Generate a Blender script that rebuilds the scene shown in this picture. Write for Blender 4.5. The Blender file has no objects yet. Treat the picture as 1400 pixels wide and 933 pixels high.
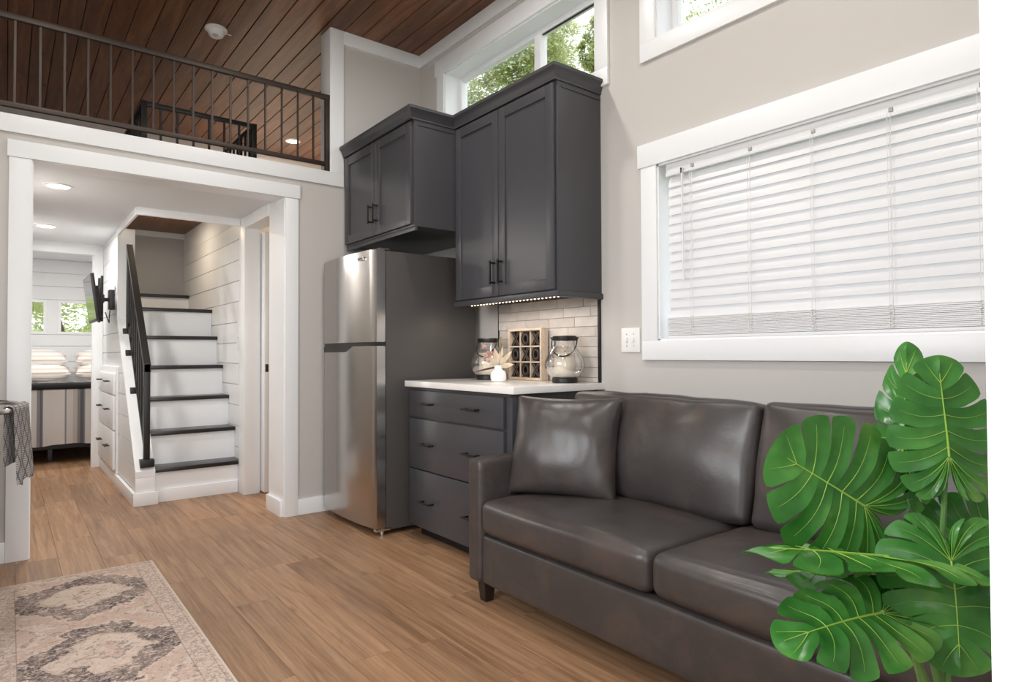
import bpy, bmesh, math, random
from mathutils import Vector, Matrix, noise
random.seed(7)
S = bpy.context.scene
COL = S.collection
R = math.radians

# ------------------------------------------------------------------ camera
CAM_H = 1.08
FPX = 867.65
YAW, PITCH, ROLL = R(38.515), R(1.117), R(-0.272)
FW = Vector((math.sin(YAW)*math.cos(PITCH), math.cos(YAW)*math.cos(PITCH), math.sin(PITCH)))
_rt = Vector((math.cos(YAW), -math.sin(YAW), 0))
_up = _rt.cross(FW)
RT = _rt*math.cos(ROLL) + _up*math.sin(ROLL)
UP = _up*math.cos(ROLL) - _rt*math.sin(ROLL)
EYE = Vector((0, 0, CAM_H))
cd = bpy.data.cameras.new('camera')
cd.sensor_width = 36.0
cd.lens = FPX*36.0/1400.0
cd.clip_start = 0.02
cam = bpy.data.objects.new('camera', cd)
m = Matrix((RT, UP, -FW)).transposed().to_4x4()
m.translation = EYE
cam.matrix_world = m
COL.objects.link(cam)
S.camera = cam

def at(px, py, t):
    """point along the viewing ray of a photo pixel at depth t"""
    return EYE + (FW + RT*((px-700)/FPX) - UP*((py-466.5)/FPX))*t

# ------------------------------------------------------------------ light
S.view_settings.view_transform = 'Standard'
S.view_settings.look = 'None'
S.view_settings.gamma = 1.0
S.view_settings.use_curve_mapping = False
S.view_settings.exposure = 0.24
S.cycles.use_denoising = True
S.cycles.max_bounces = 8
S.cycles.diffuse_bounces = 5
S.cycles.glossy_bounces = 4
S.cycles.transmission_bounces = 6
S.cycles.transparent_max_bounces = 12
S.cycles.caustics_reflective = False
S.cycles.caustics_refractive = False
S.cycles.sample_clamp_indirect = 6.0

W = bpy.data.worlds.new('sky'); S.world = W; W.use_nodes = True
bg = W.node_tree.nodes['Background']
bg.inputs[0].default_value = (0.90, 0.95, 1.0, 1)
bg.inputs[1].default_value = 2.2

def area(name, loc, target, sx, sy, power, col=(1, 1, 1), spread=180):
    l = bpy.data.lights.new(name, 'AREA'); l.shape = 'RECTANGLE'
    l.size = sx; l.size_y = sy; l.energy = power; l.color = col; l.spread = R(spread)
    o = bpy.data.objects.new(name, l); COL.objects.link(o)
    o.location = loc
    o.rotation_euler = (Vector(target)-Vector(loc)).to_track_quat('-Z', 'Y').to_euler()
    o['kind'] = 'helper'
    return o
# daylight through the open entrance the camera stands in
area('entrance_daylight', (0.08, -0.75, 1.25), (0.35, 3.0, 1.35), 0.95, 1.9, 34, (1.0, 0.985, 0.97))
# daylight through the kitchen window in the left wall
area('kitchen_window_daylight', (-1.35, 1.55, 1.75), (2.0, 2.1, 1.1), 1.5, 0.9, 44, (0.97, 0.985, 1.0))

# ------------------------------------------------------------------ helpers
WL = {}
def tag(o, label=None, cat=None, group=None, kind=None):
    if label: o['label'] = label
    if cat: o['category'] = cat
    if group: o['group'] = group
    if kind: o['kind'] = kind
    return o
def wl(o): return WL.get(o.name, Vector((0, 0, 0))) if o else Vector((0, 0, 0))
def empty(name, loc):
    o = bpy.data.objects.new(name, None); COL.objects.link(o)
    o.location = loc; o.empty_display_size = 0.1
    WL[o.name] = Vector(loc)
    return o
def thing(name, label, cat, loc, group=None, kind=None):
    return tag(empty(name, loc), label, cat, group, kind)
def struct(name, loc=(0, 0, 0), label=None):
    return tag(empty(name, loc), label, None, None, 'structure')

class MB:
    def __init__(s): s.bm = bmesh.new()
    def _merge(s, tb, M=None):
        if M is not None: tb.transform(M)
        me = bpy.data.meshes.new('tmp'); tb.to_mesh(me); tb.free()
        s.bm.from_mesh(me); bpy.data.meshes.remove(me)
        return s
    def box(s, x0, x1, y0, y1, z0, z1, bev=0, seg=2, M=None):
        tb = bmesh.new()
        bmesh.ops.create_cube(tb, size=1)
        tb.transform(Matrix.Translation(((x0+x1)/2, (y0+y1)/2, (z0+z1)/2)) @ Matrix.Diagonal((abs(x1-x0), abs(y1-y0), abs(z1-z0), 1)))
        if bev > 0:
            bmesh.ops.bevel(tb, geom=tb.edges[:], offset=bev, segments=seg, affect='EDGES', profile=0.6)
        return s._merge(tb, M)
    def cyl(s, p0, p1, r, r2=None, seg=16, cap=True):
        p0, p1 = Vector(p0), Vector(p1); d = p1-p0
        tb = bmesh.new()
        bmesh.ops.create_cone(tb, cap_ends=cap, segments=seg, radius1=r, radius2=r if r2 is None else r2, depth=d.length)
        q = d.to_track_quat('Z', 'Y').to_matrix().to_4x4()
        return s._merge(tb, Matrix.Translation((p0+p1)/2) @ q)
    def tube(s, pts, r, seg=8, closed=False):
        pts = [Vector(p) for p in pts]; n = len(pts); rings = []
        rr = r if isinstance(r, (list, tuple)) else [r]*n
        prev = None
        for i, p in enumerate(pts):
            a = pts[(i-1) % n] if (closed or i > 0) else p
            b = pts[(i+1) % n] if (closed or i < n-1) else p
            t = (b-a).normalized()
            if prev is None:
                u = t.orthogonal().normalized()
            else:
                u = (prev - t*prev.dot(t)).normalized()
            prev = u; v = t.cross(u)
            rings.append([s.bm.verts.new(p + (u*math.cos(k*2*math.pi/seg) + v*math.sin(k*2*math.pi/seg))*rr[i]) for k in range(seg)])
        for i in range(n if closed else n-1):
            A, B = rings[i], rings[(i+1) % n]
            for k in range(seg):
                s.bm.faces.new((A[k], A[(k+1) % seg], B[(k+1) % seg], B[k]))
        if not closed:
            s.bm.faces.new(rings[0][::-1]); s.bm.faces.new(rings[-1])
        return s
    def lathe(s, prof, c, seg=32, cap=True):
        c = Vector(c); rings = []
        for r, z in prof:
            rings.append([s.bm.verts.new(c+Vector((r*math.cos(k*2*math.pi/seg), r*math.sin(k*2*math.pi/seg), z))) for k in range(seg)])
        for A, B in zip(rings, rings[1:]):
            for k in range(seg):
                s.bm.faces.new((A[k], A[(k+1) % seg], B[(k+1) % seg], B[k]))
        if cap:
            s.bm.faces.new(rings[0][::-1]); s.bm.faces.new(rings[-1])
        return s
    def prism(s, poly, axis, a, b):
        """poly: 2D points; axis x -> (y,z), y -> (x,z), z -> (x,y)"""
        def P(p, v):
            return {'x': (v, p[0], p[1]), 'y': (p[0], v, p[1]), 'z': (p[0], p[1], v)}[axis]
        A = [s.bm.verts.new(P(p, a)) for p in poly]; B = [s.bm.verts.new(P(p, b)) for p in poly]
        n = len(poly)
        s.bm.faces.new(A); s.bm.faces.new(B[::-1])
        for k in range(n): s.bm.faces.new((A[k], B[k], B[(k+1) % n], A[(k+1) % n]))
        return s
    def add(s, verts, faces):
        vs = [s.bm.verts.new(v) for v in verts]
        for f in faces: s.bm.faces.new([vs[i] for i in f])
        return s
    def build(s, name, mat, parent=None, ang=35, kind=None):
        bm = s.bm
        bmesh.ops.recalc_face_normals(bm, faces=bm.faces[:])
        co = [v.co for v in bm.verts]
        lo = [min(c[i] for c in co) for i in range(3)]; hi = [max(c[i] for c in co) for i in range(3)]
        base = Vector(((lo[0]+hi[0])/2, (lo[1]+hi[1])/2, lo[2]))
        for v in bm.verts: v.co -= base
        me = bpy.data.meshes.new(name); bm.to_mesh(me); bm.free()
        for mm in (mat if isinstance(mat, (list, tuple)) else [mat]): me.materials.append(mm)
        for p in me.polygons: p.use_smooth = True
        me.set_sharp_from_angle(angle=R(ang))
        o = bpy.data.objects.new(name, me); COL.objects.link(o)
        o.location = base
        if parent:
            o.parent = parent; o.location = base - wl(parent)
        WL[o.name] = base
        if kind: o['kind'] = kind
        return o
def B(name, x0, x1, y0, y1, z0, z1, mat, parent=None, bev=0.0, seg=2):
    return MB().box(x0, x1, y0, y1, z0, z1, bev, seg).build(name, mat, parent)
def inst(name, me, loc, parent, rot=None):
    o = bpy.data.objects.new(name, me); COL.objects.link(o)
    o.parent = parent; o.location = Vector(loc)-wl(parent)
    if rot: o.rotation_euler = rot
    WL[o.name] = Vector(loc)
    return o
def copy_tree(src, dloc, parent=None):
    c = src.copy(); COL.objects.link(c)
    if parent is None:
        c.location = src.location + Vector(dloc)
    else:
        c.parent = parent
    WL[c.name] = wl(src)+Vector(dloc)
    for ch in list(src.children): copy_tree(ch, dloc, c)
    return c
def rounded_box(sx, sy, sz, r, n=10, puff=(0, 0, 0), wob=0.0, seed=0):
    """subdivided cube mapped to a rounded, puffed box; returns bmesh centred at 0"""
    tb = bmesh.new(); bmesh.ops.create_cube(tb, size=2)
    bmesh.ops.subdivide_edges(tb, edges=tb.edges[:], cuts=n, use_grid_fill=True)
    h = Vector((sx/2, sy/2, sz/2)); r = min(r, h.x*.99, h.y*.99, h.z*.99)
    for v in tb.verts:
        c = v.co.copy()
        # denser near the edges
        q = Vector([math.sin(k*math.pi/2)*0.5 + k*0.5 for k in c])
        p = Vector((q.x*h.x, q.y*h.y, q.z*h.z))
        inn = Vector([max(-(h[i]-r), min(h[i]-r, p[i])) for i in range(3)])
        d = p-inn
        if d.length > 1e-9:
            p = inn + d.normalized()*min(r, d.length if max(abs(p[i])-(h[i]-r) for i in range(3)) < 0 else r)
        for i in range(3):
            j, k = (i+1) % 3, (i+2) % 3
            w = max(0, 1-q[j]**2)*max(0, 1-q[k]**2)
            p[i] += puff[i]*w*q[i]
        if wob:
            p += noise.noise_vector(p*7+Vector((seed*3.1, seed*1.7, 0)))*wob
        v.co = p
    return tb

# ------------------------------------------------------------------ materials
def srgb(r, g, b):
    f = lambda c: (c/255/12.92) if c/255 <= .04045 else ((c/255+.055)/1.055)**2.4
    return (f(r), f(g), f(b), 1)
def newmat(name):
    mt = bpy.data.materials.new(name); mt.use_nodes = True
    nt = mt.node_tree; return mt, nt, nt.nodes['Principled BSDF']
def N(nt, t, **kw):
    n = nt.nodes.new(t)
    for k, v in kw.items():
        if k in n.inputs: n.inputs[k].default_value = v
        else: setattr(n, k, v)
    return n
def mat(name, col, rough=.5, metal=0, spec=.5, bump=0, bscale=40, var=0, vscale=6, coat=0, stretch=None):
    mt, nt, b = newmat(name); L = nt.links
    b.inputs['Base Color'].default_value = col
    b.inputs['Roughness'].default_value = rough
    b.inputs['Metallic'].default_value = metal
    b.inputs['Specular IOR Level'].default_value = spec
    b.inputs['Coat Weight'].default_value = coat
    if bump or var:
        tc = N(nt, 'ShaderNodeTexCoord'); mp = N(nt, 'ShaderNodeMapping')
        L.new(tc.outputs['Object'], mp.inputs[0])
        if stretch: mp.inputs['Scale'].default_value = stretch
        if var:
            nz = N(nt, 'ShaderNodeTexNoise', Scale=vscale, Detail=5.0)
            L.new(mp.outputs[0], nz.inputs['Vector'])
            mx = N(nt, 'ShaderNodeMix', data_type='RGBA')
            mx.inputs[6].default_value = tuple(c*(1-var) for c in col[:3])+(1,)
            mx.inputs[7].default_value = tuple(min(1, c*(1+var)) for c in col[:3])+(1,)
            L.new(nz.outputs[0], mx.inputs[0]); L.new(mx.outputs[2], b.inputs['Base Color'])
        if bump:
            nb = N(nt, 'ShaderNodeTexNoise', Scale=bscale, Detail=4.0)
            L.new(mp.outputs[0], nb.inputs['Vector'])
            bp = N(nt, 'ShaderNodeBump', Strength=bump, Distance=0.01)
            L.new(nb.outputs[0], bp.inputs['Height']); L.new(bp.outputs[0], b.inputs['Normal'])
    return mt
def emis(name, col, st):
    mt, nt, b = newmat(name)
    b.inputs['Base Color'].default_value = (0.8, 0.8, 0.8, 1)
    b.inputs['Emission Color'].default_value = col; b.inputs['Emission Strength'].default_value = st
    return mt
def ramp(nt, stops, interp='LINEAR'):
    r = nt.nodes.new('ShaderNodeValToRGB'); cr = r.color_ramp; cr.interpolation = interp
    while len(cr.elements) < len(stops): cr.elements.new(0.5)
    for e, (p, c) in zip(cr.elements, stops): e.position = p; e.color = c
    return r
def wood(name, dark, mid, light, rough=.4, axis='y', grain=1.0, knots=.0, tint=.25, spec=.4, coat=0, streak=.0, fine=False):
    """long grain along axis, per-board variation from Object Info random"""
    mt, nt, b = newmat(name); L = nt.links
    tc = N(nt, 'ShaderNodeTexCoord'); oi = N(nt, 'ShaderNodeObjectInfo')
    comb = N(nt, 'ShaderNodeCombineXYZ')
    mul = N(nt, 'ShaderNodeMath', operation='MULTIPLY'); mul.inputs[1].default_value = 37.0
    L.new(oi.outputs['Random'], mul.inputs[0])
    for i in range(3): L.new(mul.outputs[0], comb.inputs[i])
    add = N(nt, 'ShaderNodeVectorMath', operation='ADD')
    L.new(tc.outputs['Object'], add.inputs[0]); L.new(comb.outputs[0], add.inputs[1])
    mp = N(nt, 'ShaderNodeMapping'); L.new(add.outputs[0], mp.inputs[0])
    lo, hi = (1.0*grain, 13.0*grain) if not fine else (.8*grain, 20.0*grain)
    mp.inputs['Scale'].default_value = {'x': (lo, hi, hi), 'y': (hi, lo, hi), 'z': (hi, hi, lo)}[axis]
    n1 = N(nt, 'ShaderNodeTexNoise', Scale=1.6, Detail=8.0, Roughness=0.62, Distortion=0.9)
    L.new(mp.outputs[0], n1.inputs['Vector'])
    r1 = ramp(nt, [(.28, dark), (.5, mid), (.72, light)])
    L.new(n1.outputs[0], r1.inputs[0])
    # fine fibres
    n2 = N(nt, 'ShaderNodeTexNoise', Scale=9.0, Detail=5.0, Roughness=0.7)
    L.new(mp.outputs[0], n2.inputs['Vector'])
    m2 = N(nt, 'ShaderNodeMix', data_type='RGBA', blend_type='MULTIPLY'); m2.inputs[0].default_value = 0.55
    r2 = ramp(nt, [(.3, (.62, .6, .58, 1)), (.62, (1, 1, 1, 1))])
    L.new(n2.outputs[0], r2.inputs[0]); L.new(r1.outputs[0], m2.inputs[6]); L.new(r2.outputs[0], m2.inputs[7])
    last = m2.outputs[2]
    if streak:
        mp3 = N(nt, 'ShaderNodeMapping'); L.new(add.outputs[0], mp3.inputs[0])
        mp3.inputs['Scale'].default_value = {'x': (2.2, 11, 11), 'y': (11, 2.2, 11), 'z': (11, 11, 2.2)}[axis]
        n3 = N(nt, 'ShaderNodeTexNoise', Scale=1.0, Detail=6.0, Roughness=0.6, Distortion=1.6)
        L.new(mp3.outputs[0], n3.inputs['Vector'])
        r3 = ramp(nt, [(.60, (0, 0, 0, 1)), (.74, (1, 1, 1, 1))])
        L.new(n3.outputs[0], r3.inputs[0])
        s3 = N(nt, 'ShaderNodeMath', operation='MULTIPLY'); s3.inputs[1].default_value = streak
        L.new(r3.outputs[0], s3.inputs[0])
        m3 = N(nt, 'ShaderNodeMix', data_type='RGBA'); m3.inputs[7].default_value = tuple(c*.5 for c in dark[:3])+(1,)
        L.new(s3.outputs[0], m3.inputs[0]); L.new(last, m3.inputs[6]); last = m3.outputs[2]
    if knots:
        vo = N(nt, 'ShaderNodeTexVoronoi', Scale=3.2)
        mk = N(nt, 'ShaderNodeMapping'); L.new(add.outputs[0], mk.inputs[0])
        mk.inputs['Scale'].default_value = {'x': (.6, 1.6, 1), 'y': (1.6, .6, 1), 'z': (1, 1, .6)}[axis]
        L.new(mk.outputs[0], vo.inputs['Vector'])
        rk = ramp(nt, [(.03, (1, 1, 1, 1)), (.10, (0, 0, 0, 1))]); L.new(vo.outputs['Distance'], rk.inputs[0])
        sk = N(nt, 'ShaderNodeMath', operation='MULTIPLY'); sk.inputs[1].default_value = knots
        L.new(rk.outputs[0], sk.inputs[0])
        m4 = N(nt, 'ShaderNodeMix', data_type='RGBA'); m4.inputs[7].default_value = tuple(c*.35 for c in dark[:3])+(1,)
        L.new(sk.outputs[0], m4.inputs[0]); L.new(last, m4.inputs[6]); last = m4.outputs[2]
    # per-board brightness
    mr = N(nt, 'ShaderNodeMapRange'); mr.inputs['To Min'].default_value = 1-tint; mr.inputs['To Max'].default_value = 1+tint
    L.new(oi.outputs['Random'], mr.inputs[0])
    mv = N(nt, 'ShaderNodeVectorMath', operation='SCALE')
    L.new(last, mv.inputs[0]); L.new(mr.outputs[0], mv.inputs['Scale'])
    L.new(mv.outputs[0], b.inputs['Base Color'])
    b.inputs['Roughness'].default_value = rough; b.inputs['Specular IOR Level'].default_value = spec
    b.inputs['Coat Weight'].default_value = coat
    bp = N(nt, 'ShaderNodeBump', Strength=0.12, Distance=0.004)
    L.new(n2.outputs[0], bp.inputs['Height']); L.new(bp.outputs[0], b.inputs['Normal'])
    return mt
def glass(name, tint=(1, 1, 1, 1), gloss=.08):
    mt = bpy.data.materials.new(name); mt.use_nodes = True; nt = mt.node_tree; L = nt.links
    nt.nodes.remove(nt.nodes['Principled BSDF']); out = nt.nodes['Material Output']
    t = N(nt, 'ShaderNodeBsdfTransparent'); t.inputs[0].default_value = tint
    g = N(nt, 'ShaderNodeBsdfGlossy', Roughness=0.02)
    lw = N(nt, 'ShaderNodeLayerWeight', Blend=0.35)
    mr = N(nt, 'ShaderNodeMapRange'); mr.inputs['To Min'].default_value = gloss*.4; mr.inputs['To Max'].default_value = min(1, gloss*7)
    L.new(lw.outputs['Facing'], mr.inputs[0])
    mx = N(nt, 'ShaderNodeMixShader'); L.new(mr.outputs[0], mx.inputs[0]); L.new(t.outputs[0], mx.inputs[1]); L.new(g.outputs[0], mx.inputs[2])
    L.new(mx.outputs[0], out.inputs[0])
    return mt

M_WALL = mat('greige_wall_paint', srgb(199, 195, 191), .62, spec=.3, bump=.05, bscale=180)
M_TRIM = mat('white_trim_paint', srgb(239, 241, 243), .35, spec=.45)
M_SHIP = mat('white_shiplap_paint', srgb(234, 236, 238), .38, spec=.45)
M_WCEIL = mat('white_ceiling_paint', srgb(228, 232, 236), .6, spec=.3)
M_LOFTW = mat('pale_loft_paint', srgb(238, 239, 242), .5)
M_GREY = mat('grey_stairwell_paint', srgb(170, 170, 170), .6)
M_CAB = mat('charcoal_cabinet_paint', srgb(68, 68, 72), .33, spec=.45)
M_CABIN = mat('near_black_toe_kick', srgb(20, 20, 22), .6)  # near-black colour of the toe kick
M_BLACK = mat('matte_black_metal', srgb(24, 23, 23), .42, spec=.5)
M_BRONZE = mat('dark_bronze_rail', srgb(62, 51, 45), .42, metal=.35)
M_QUARTZ = mat('white_quartz', srgb(238, 236, 233), .12, spec=.5, var=.05, vscale=5)
M_FLOOR = wood('oak_vinyl_plank', srgb(120, 88, 64), srgb(158, 122, 92), srgb(182, 146, 113), .38, 'y', 1.0, knots=.5, tint=.17, streak=.5, fine=True)
M_SUB = mat('subfloor_joint', srgb(122, 92, 68), .8)
M_CEIL = wood('stained_pine_ceiling', srgb(82, 48, 27), srgb(112, 69, 40), srgb(140, 92, 56), .42, 'y', .8, knots=.6, tint=.22, coat=.1)
M_CEILB = mat('ceiling_groove', srgb(28, 16, 10), .9)
M_TREAD = mat('black_tread', srgb(30, 28, 28), .3)
M_GLASS = glass('window_glass', (1, 1, 1, 1), .05)
M_LGLASS = glass('lantern_glass', (.97, .97, .97, 1), .12)
M_VINYL = mat('white_vinyl', srgb(238, 239, 240), .3)
M_STEEL = mat('brushed_stainless', srgb(190, 187, 184), .19, metal=1.0, bump=.02, bscale=60, stretch=(1, 1, 40))
M_FSIDE = mat('fridge_side_grey', srgb(74, 71, 70), .42, spec=.45, bump=.05, bscale=300)
M_CHROME = mat('chrome', srgb(215, 215, 215), .12, metal=1)
M_WHITEP = mat('white_plastic', srgb(238, 238, 236), .35)
M_CREAM = mat('cream_wax', srgb(240, 230, 210), .5)
M_CERAM = mat('white_ceramic', srgb(240, 238, 235), .18)

# ------------------------------------------------------------------ setting
XW = 2.488      # right wall face
XT = 2.471      # trim face on right wall
YE = 4.258      # end wall face
YT = 4.240      # trim face on end wall
ZC = 3.381      # ceiling
XL = -0.87      # left wall face

def wall_cells(mb, us, vs, holes, f):
    us = sorted(set(us)); vs = sorted(set(vs))
    for u0, u1 in zip(us, us[1:]):
        run = None
        for v0, v1 in zip(vs, vs[1:]):
            cu, cv = (u0+u1)/2, (v0+v1)/2
            hole = any(a < cu < b and c < cv < d for a, b, c, d in holes)
            if hole:
                if run: f(u0, u1, run[0], run[1]); run = None
            else:
                run = (run[0], v1) if run else (v0, v1)
        if run: f(u0, u1, run[0], run[1])

# floor ---------------------------------------------------------------
floor = B('floor', XL-.1, 3.2, -.3, 10.3, -.12, -.006, M_SUB); tag(floor, kind='structure')
PW, PL = .182, 1.22
plank_me = {}
def plank_mesh(key, w, l, t, mt, g=.0012, bev=.0012):
    k = (key, round(w, 4), round(l, 3))
    if k not in plank_me:
        tb = bmesh.new(); bmesh.ops.create_cube(tb, size=1)
        tb.transform(Matrix.Diagonal((w-g, l-g, t, 1)))
        if bev: bmesh.ops.bevel(tb, geom=[e for e in tb.edges], offset=bev, segments=1, affect='EDGES')
        me = bpy.data.meshes.new(key); tb.to_mesh(me); tb.free(); me.materials.append(mt)
        plank_me[k] = me
    return plank_me[k]
nrow = 19
for i in range(nrow):
    x = XL + PW*(i+.5)
    off = random.uniform(0, PL)
    y = -.25 - off
    while y < 10.2:
        y0, y1 = max(y, -.25), min(y+PL, 10.2)
        if y1-y0 > .1:
            inst('plank', plank_mesh('plank', PW, y1-y0, .006, M_FLOOR, .0008, .0006), (x, (y0+y1)/2, -.003), floor)
        y += PL
B('bath_floor_strip', XL+PW*nrow, 3.15, 4.3, 7.5, -.008, -.001, M_FLOOR, floor)

# ceiling -------------------------------------------------------------
_c = MB(); _c.box(XL-.1, 2.68, -.1, 4.9, ZC+.014, ZC+.12); _c.box(XL-.1, 3.3, 4.9, 7.6, ZC+.014, ZC+.12)
ceiling = _c.build('ceiling', M_CEILB); tag(ceiling, kind='structure')
CW = .134
x = .253-CW*9
while x < 3.2:
    ys = [.0]
    yy = random.uniform(1.0, 3.4)
    ys.append(yy)
    ys.append(7.44)
    for a, b2 in zip(ys, ys[1:]):
        if x > 2.485 and a < 4.95: a = 4.95
        if b2-a < .1 or x < XL-.2: continue
        inst('plank', plank_mesh('ceiling_plank', CW, b2-a, .014, M_CEIL, .005, .003), (x+CW/2, (a+b2)/2, ZC+.007), ceiling)
    x += CW

# right wall ------------------------------------------------------------
H1 = (2.38, 3.895, 2.60, 3.126)      # clerestory above the cabinets
H2 = (.46, 1.972, 2.625, 3.126)      # clerestory above the sofa
H3 = (.46, 1.972, 1.139, 2.0)        # big window
mb = MB()
wall_cells(mb, [-.02, 4.95, H1[0], H1[1], H3[0], H3[1], H2[1]], [0, ZC+.02, H1[2], H1[3], H2[2], H3[2], H3[3]], [H1, H2, H3],
           lambda a, b, c, d: mb.box(XW, 2.68, a, b, c, d))
wall_right = mb.build('wall_right', M_WALL); tag(wall_right, kind='structure')
# jog and outer walls of the rear section
tag(B('wall_rear_right', 3.15, 3.3, 4.95, 7.6, 0, ZC+.02, M_LOFTW), kind='structure')
tag(B('wall_rear_jog', 2.68, 3.3, 4.95, 5.07, 0, ZC+.02, M_WALL), kind='structure')

def window(n, hole, mull=None, ears=.016, head=.095, side=.095, sill=.095, sashx=2.60):
    y0, y1, z0, z1 = hole
    w = struct('window_%d' % n, (XW, (y0+y1)/2, z0))
    t = XT
    B('head_casing', t-.006, XW, y0-side-ears, y1+side+ears, z1, z1+head+.02, M_TRIM, w, .002)
    B('side_casing', t, XW, y1, y1+side, z0, z1, M_TRIM, w, .002)
    B('side_casing', t, XW, y0-side, y0, z0, z1, M_TRIM, w, .002)
    B('sill_casing', t, XW, y0-side, y1+side, z0-sill, z0, M_TRIM, w, .002)
    # jamb liners
    e = .008
    B('jamb', XW-.004, 2.68, y0, y0+e, z0, z1, M_TRIM, w); B('jamb', XW-.004, 2.68, y1-e, y1, z0, z1, M_TRIM, w)
    B('jamb', XW-.004, 2.68, y0, y1, z1-e, z1, M_TRIM, w); B('jamb', XW-.004, 2.68, y0, y1, z0, z0+e, M_TRIM, w)
    f = .035
    a, b, c, d = y0+e, y1-e, z0+e, z1-e
    B('sash_frame', sashx, sashx+.05, a, a+f, c, d, M_VINYL, w, .004); B('sash_frame', sashx, sashx+.05, b-f, b, c, d, M_VINYL, w, .004)
    B('sash_frame', sashx+.001, sashx+.049, a, b, d-f, d, M_VINYL, w, .004); B('sash_frame', sashx+.001, sashx+.049, a, b, c, c+f, M_VINYL, w, .004)
    if mull:
        B('mullion', sashx-.006, sashx+.05, mull-.03, mull+.03, c+f, d-f, M_VINYL, w, .004)
        B('pane', sashx+.02, sashx+.026, a+f, mull-.03, c+f, d-f, M_GLASS, w)
        B('pane', sashx+.02, sashx+.026, mull+.03, b-f, c+f, d-f, M_GLASS, w)
        B('glazing_gasket', sashx+.012, sashx+.02, a+f, mull-.03, d-f-.008, d-f, M_BLACK, w)
    else:
        B('pane', sashx+.02, sashx+.026, a+f, b-f, c+f, d-f, M_GLASS, w)
    return w
window(1, H1, mull=2.99)
window(2, H2)
window(3, H3, sashx=2.615)

# end wall ----------------------------------------------------------------
OX0, OX1, OZ = .098, 1.452, 2.135
mb = MB()
mb.box(XL-.1, .09, YE, 4.40, 0, 2.36)
mb.box(1.46, XW+.1, YE, 4.40, 0, 2.36)
mb.box(.09, 1.46, YE, 4.40, OZ, 2.36)
mb.box(1.774, XW+.1, YE, 4.40, 2.36, ZC+.02)
tag(mb.build('wall_end', M_WALL), kind='structure')
# loft floor slab with the stair opening; its underside is the hall ceiling
mb = MB()
mb.box(XL-.1, .735, 4.40, 7.42, 2.150, 2.352); mb.box(1.456, 3.2, 4.40, 7.42, 2.150, 2.352); mb.box(.735, 1.456, 4.40, 5.26, 2.150, 2.352)
tag(mb.build('floor_loft', M_WCEIL), kind='structure')
tag(B('wall_loft_back', XL-.1, 3.3, 7.42, 7.54, 2.15, ZC+.02, M_LOFTW), kind='structure')
tag(B('wall_left_upper', XL-.12, XL, 4.4, 7.54, 2.15, ZC+.02, M_LOFTW), kind='structure')

def trim(n, *a, bev=.002, mt=None):
    o = B('trim_%d' % n, *a, mt or M_TRIM, None, bev); tag(o, kind='structure'); return o
trim(1, XL, 1.858, YT, YE, 2.263, 2.358)                     # loft fascia
trim(2, 1.766, 1.858, YT, YE, 2.358, ZC)                      # upright at the end of the loft opening
trim(3, 1.758, 1.775, YT+.004, 4.41, 2.352, ZC)               # its return
trim(4, 1.858, XT, YT, YE, 3.287, ZC)                         # crown board on end wall
trim(5, XT, XW, .158, YT+.018, 3.285, ZC)                     # crown board on right wall
trim(6, XL, 1.766, YT+.006, 4.40, 2.352, 2.358)               # ledge top
# doorway casing
d = struct('door_1', (.77, YT, 0))
B('head_casing', -.008, 1.544, YT-.008, YE, 2.132, 2.222, M_TRIM, d, .002)
B('side_casing', .0, .098, YT, YE, 0, 2.132, M_TRIM, d, .002)
B('side_casing', 1.448, 1.536, YT, YE, 0, 2.132, M_TRIM, d, .002)
B('jamb', .09, .104, YE, 4.40, 0, 2.132, M_TRIM, d)
B('jamb', 1.444, 1.46, YE, 4.56, 0, 2.15, M_TRIM, d)
B('jamb', .104, 1.444, YE, 4.41, 2.131, 2.140, M_TRIM, d)
tag(B('baseboard_end_right', 1.536, XW, YT+.002, YE, 0, .107, M_TRIM, None, .003), kind='structure')
tag(B('baseboard_end_left', XL, .0, YT+.002, YE, 0, .107, M_TRIM, None, .003), kind='structure')
tag(B('baseboard_return', 1.424, 1.444, YT+.03, 4.56, 0, .107, M_TRIM, None, .003), kind='structure')
tag(B('baseboard_right', XT, XW, .16, 2.38, 0, .107, M_TRIM, None, .003), kind='structure')

# left and back walls (beside and behind the camera) with the openings that light the room
HL = (.8, 2.3, 1.25, 2.15)
mb = MB()
wall_cells(mb, [-.02, 4.4, HL[0], HL[1]], [0, ZC+.02, HL[2], HL[3]], [HL], lambda a, b, c, dd: mb.box(XL-.12, XL, a, b, c, dd))
tag(mb.build('wall_left', M_WALL), kind='structure')
w = struct('window_4', (XL, 1.55, 1.25))
B('head_casing', XL, XL+.018, HL[0]-.09, HL[1]+.09, HL[3], HL[3]+.1, M_TRIM, w); B('sill_casing', XL, XL+.018, HL[0]-.09, HL[1]+.09, HL[2]-.09, HL[2], M_TRIM, w)
B('side_casing', XL, XL+.018, HL[0]-.09, HL[0], HL[2], HL[3], M_TRIM, w); B('side_casing', XL, XL+.018, HL[1], HL[1]+.09, HL[2], HL[3], M_TRIM, w)
B('mullion', XL-.08, XL-.04, 1.52, 1.58, HL[2], HL[3], M_VINYL, w)
DB = (-.62, .6, 0, 2.12)
mb = MB()
wall_cells(mb, [XL-.12, 2.68, DB[0]-.02, DB[1]+.02], [0, ZC+.02, DB[3]+.02], [(DB[0]-.02, DB[1]+.02, -1, DB[3]+.02)], lambda a, b, c, dd: mb.box(a, b, -.02, .14, c, dd))
tag(mb.build('wall_back', M_WALL), kind='structure')
d = struct('door_2', (0, .14, 0))
B('jamb', DB[1], DB[1]+.02, -.03, .158, 0, DB[3], M_TRIM, d); B('jamb', DB[0]-.02, DB[0], -.03, .158, 0, DB[3], M_TRIM, d)
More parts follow.
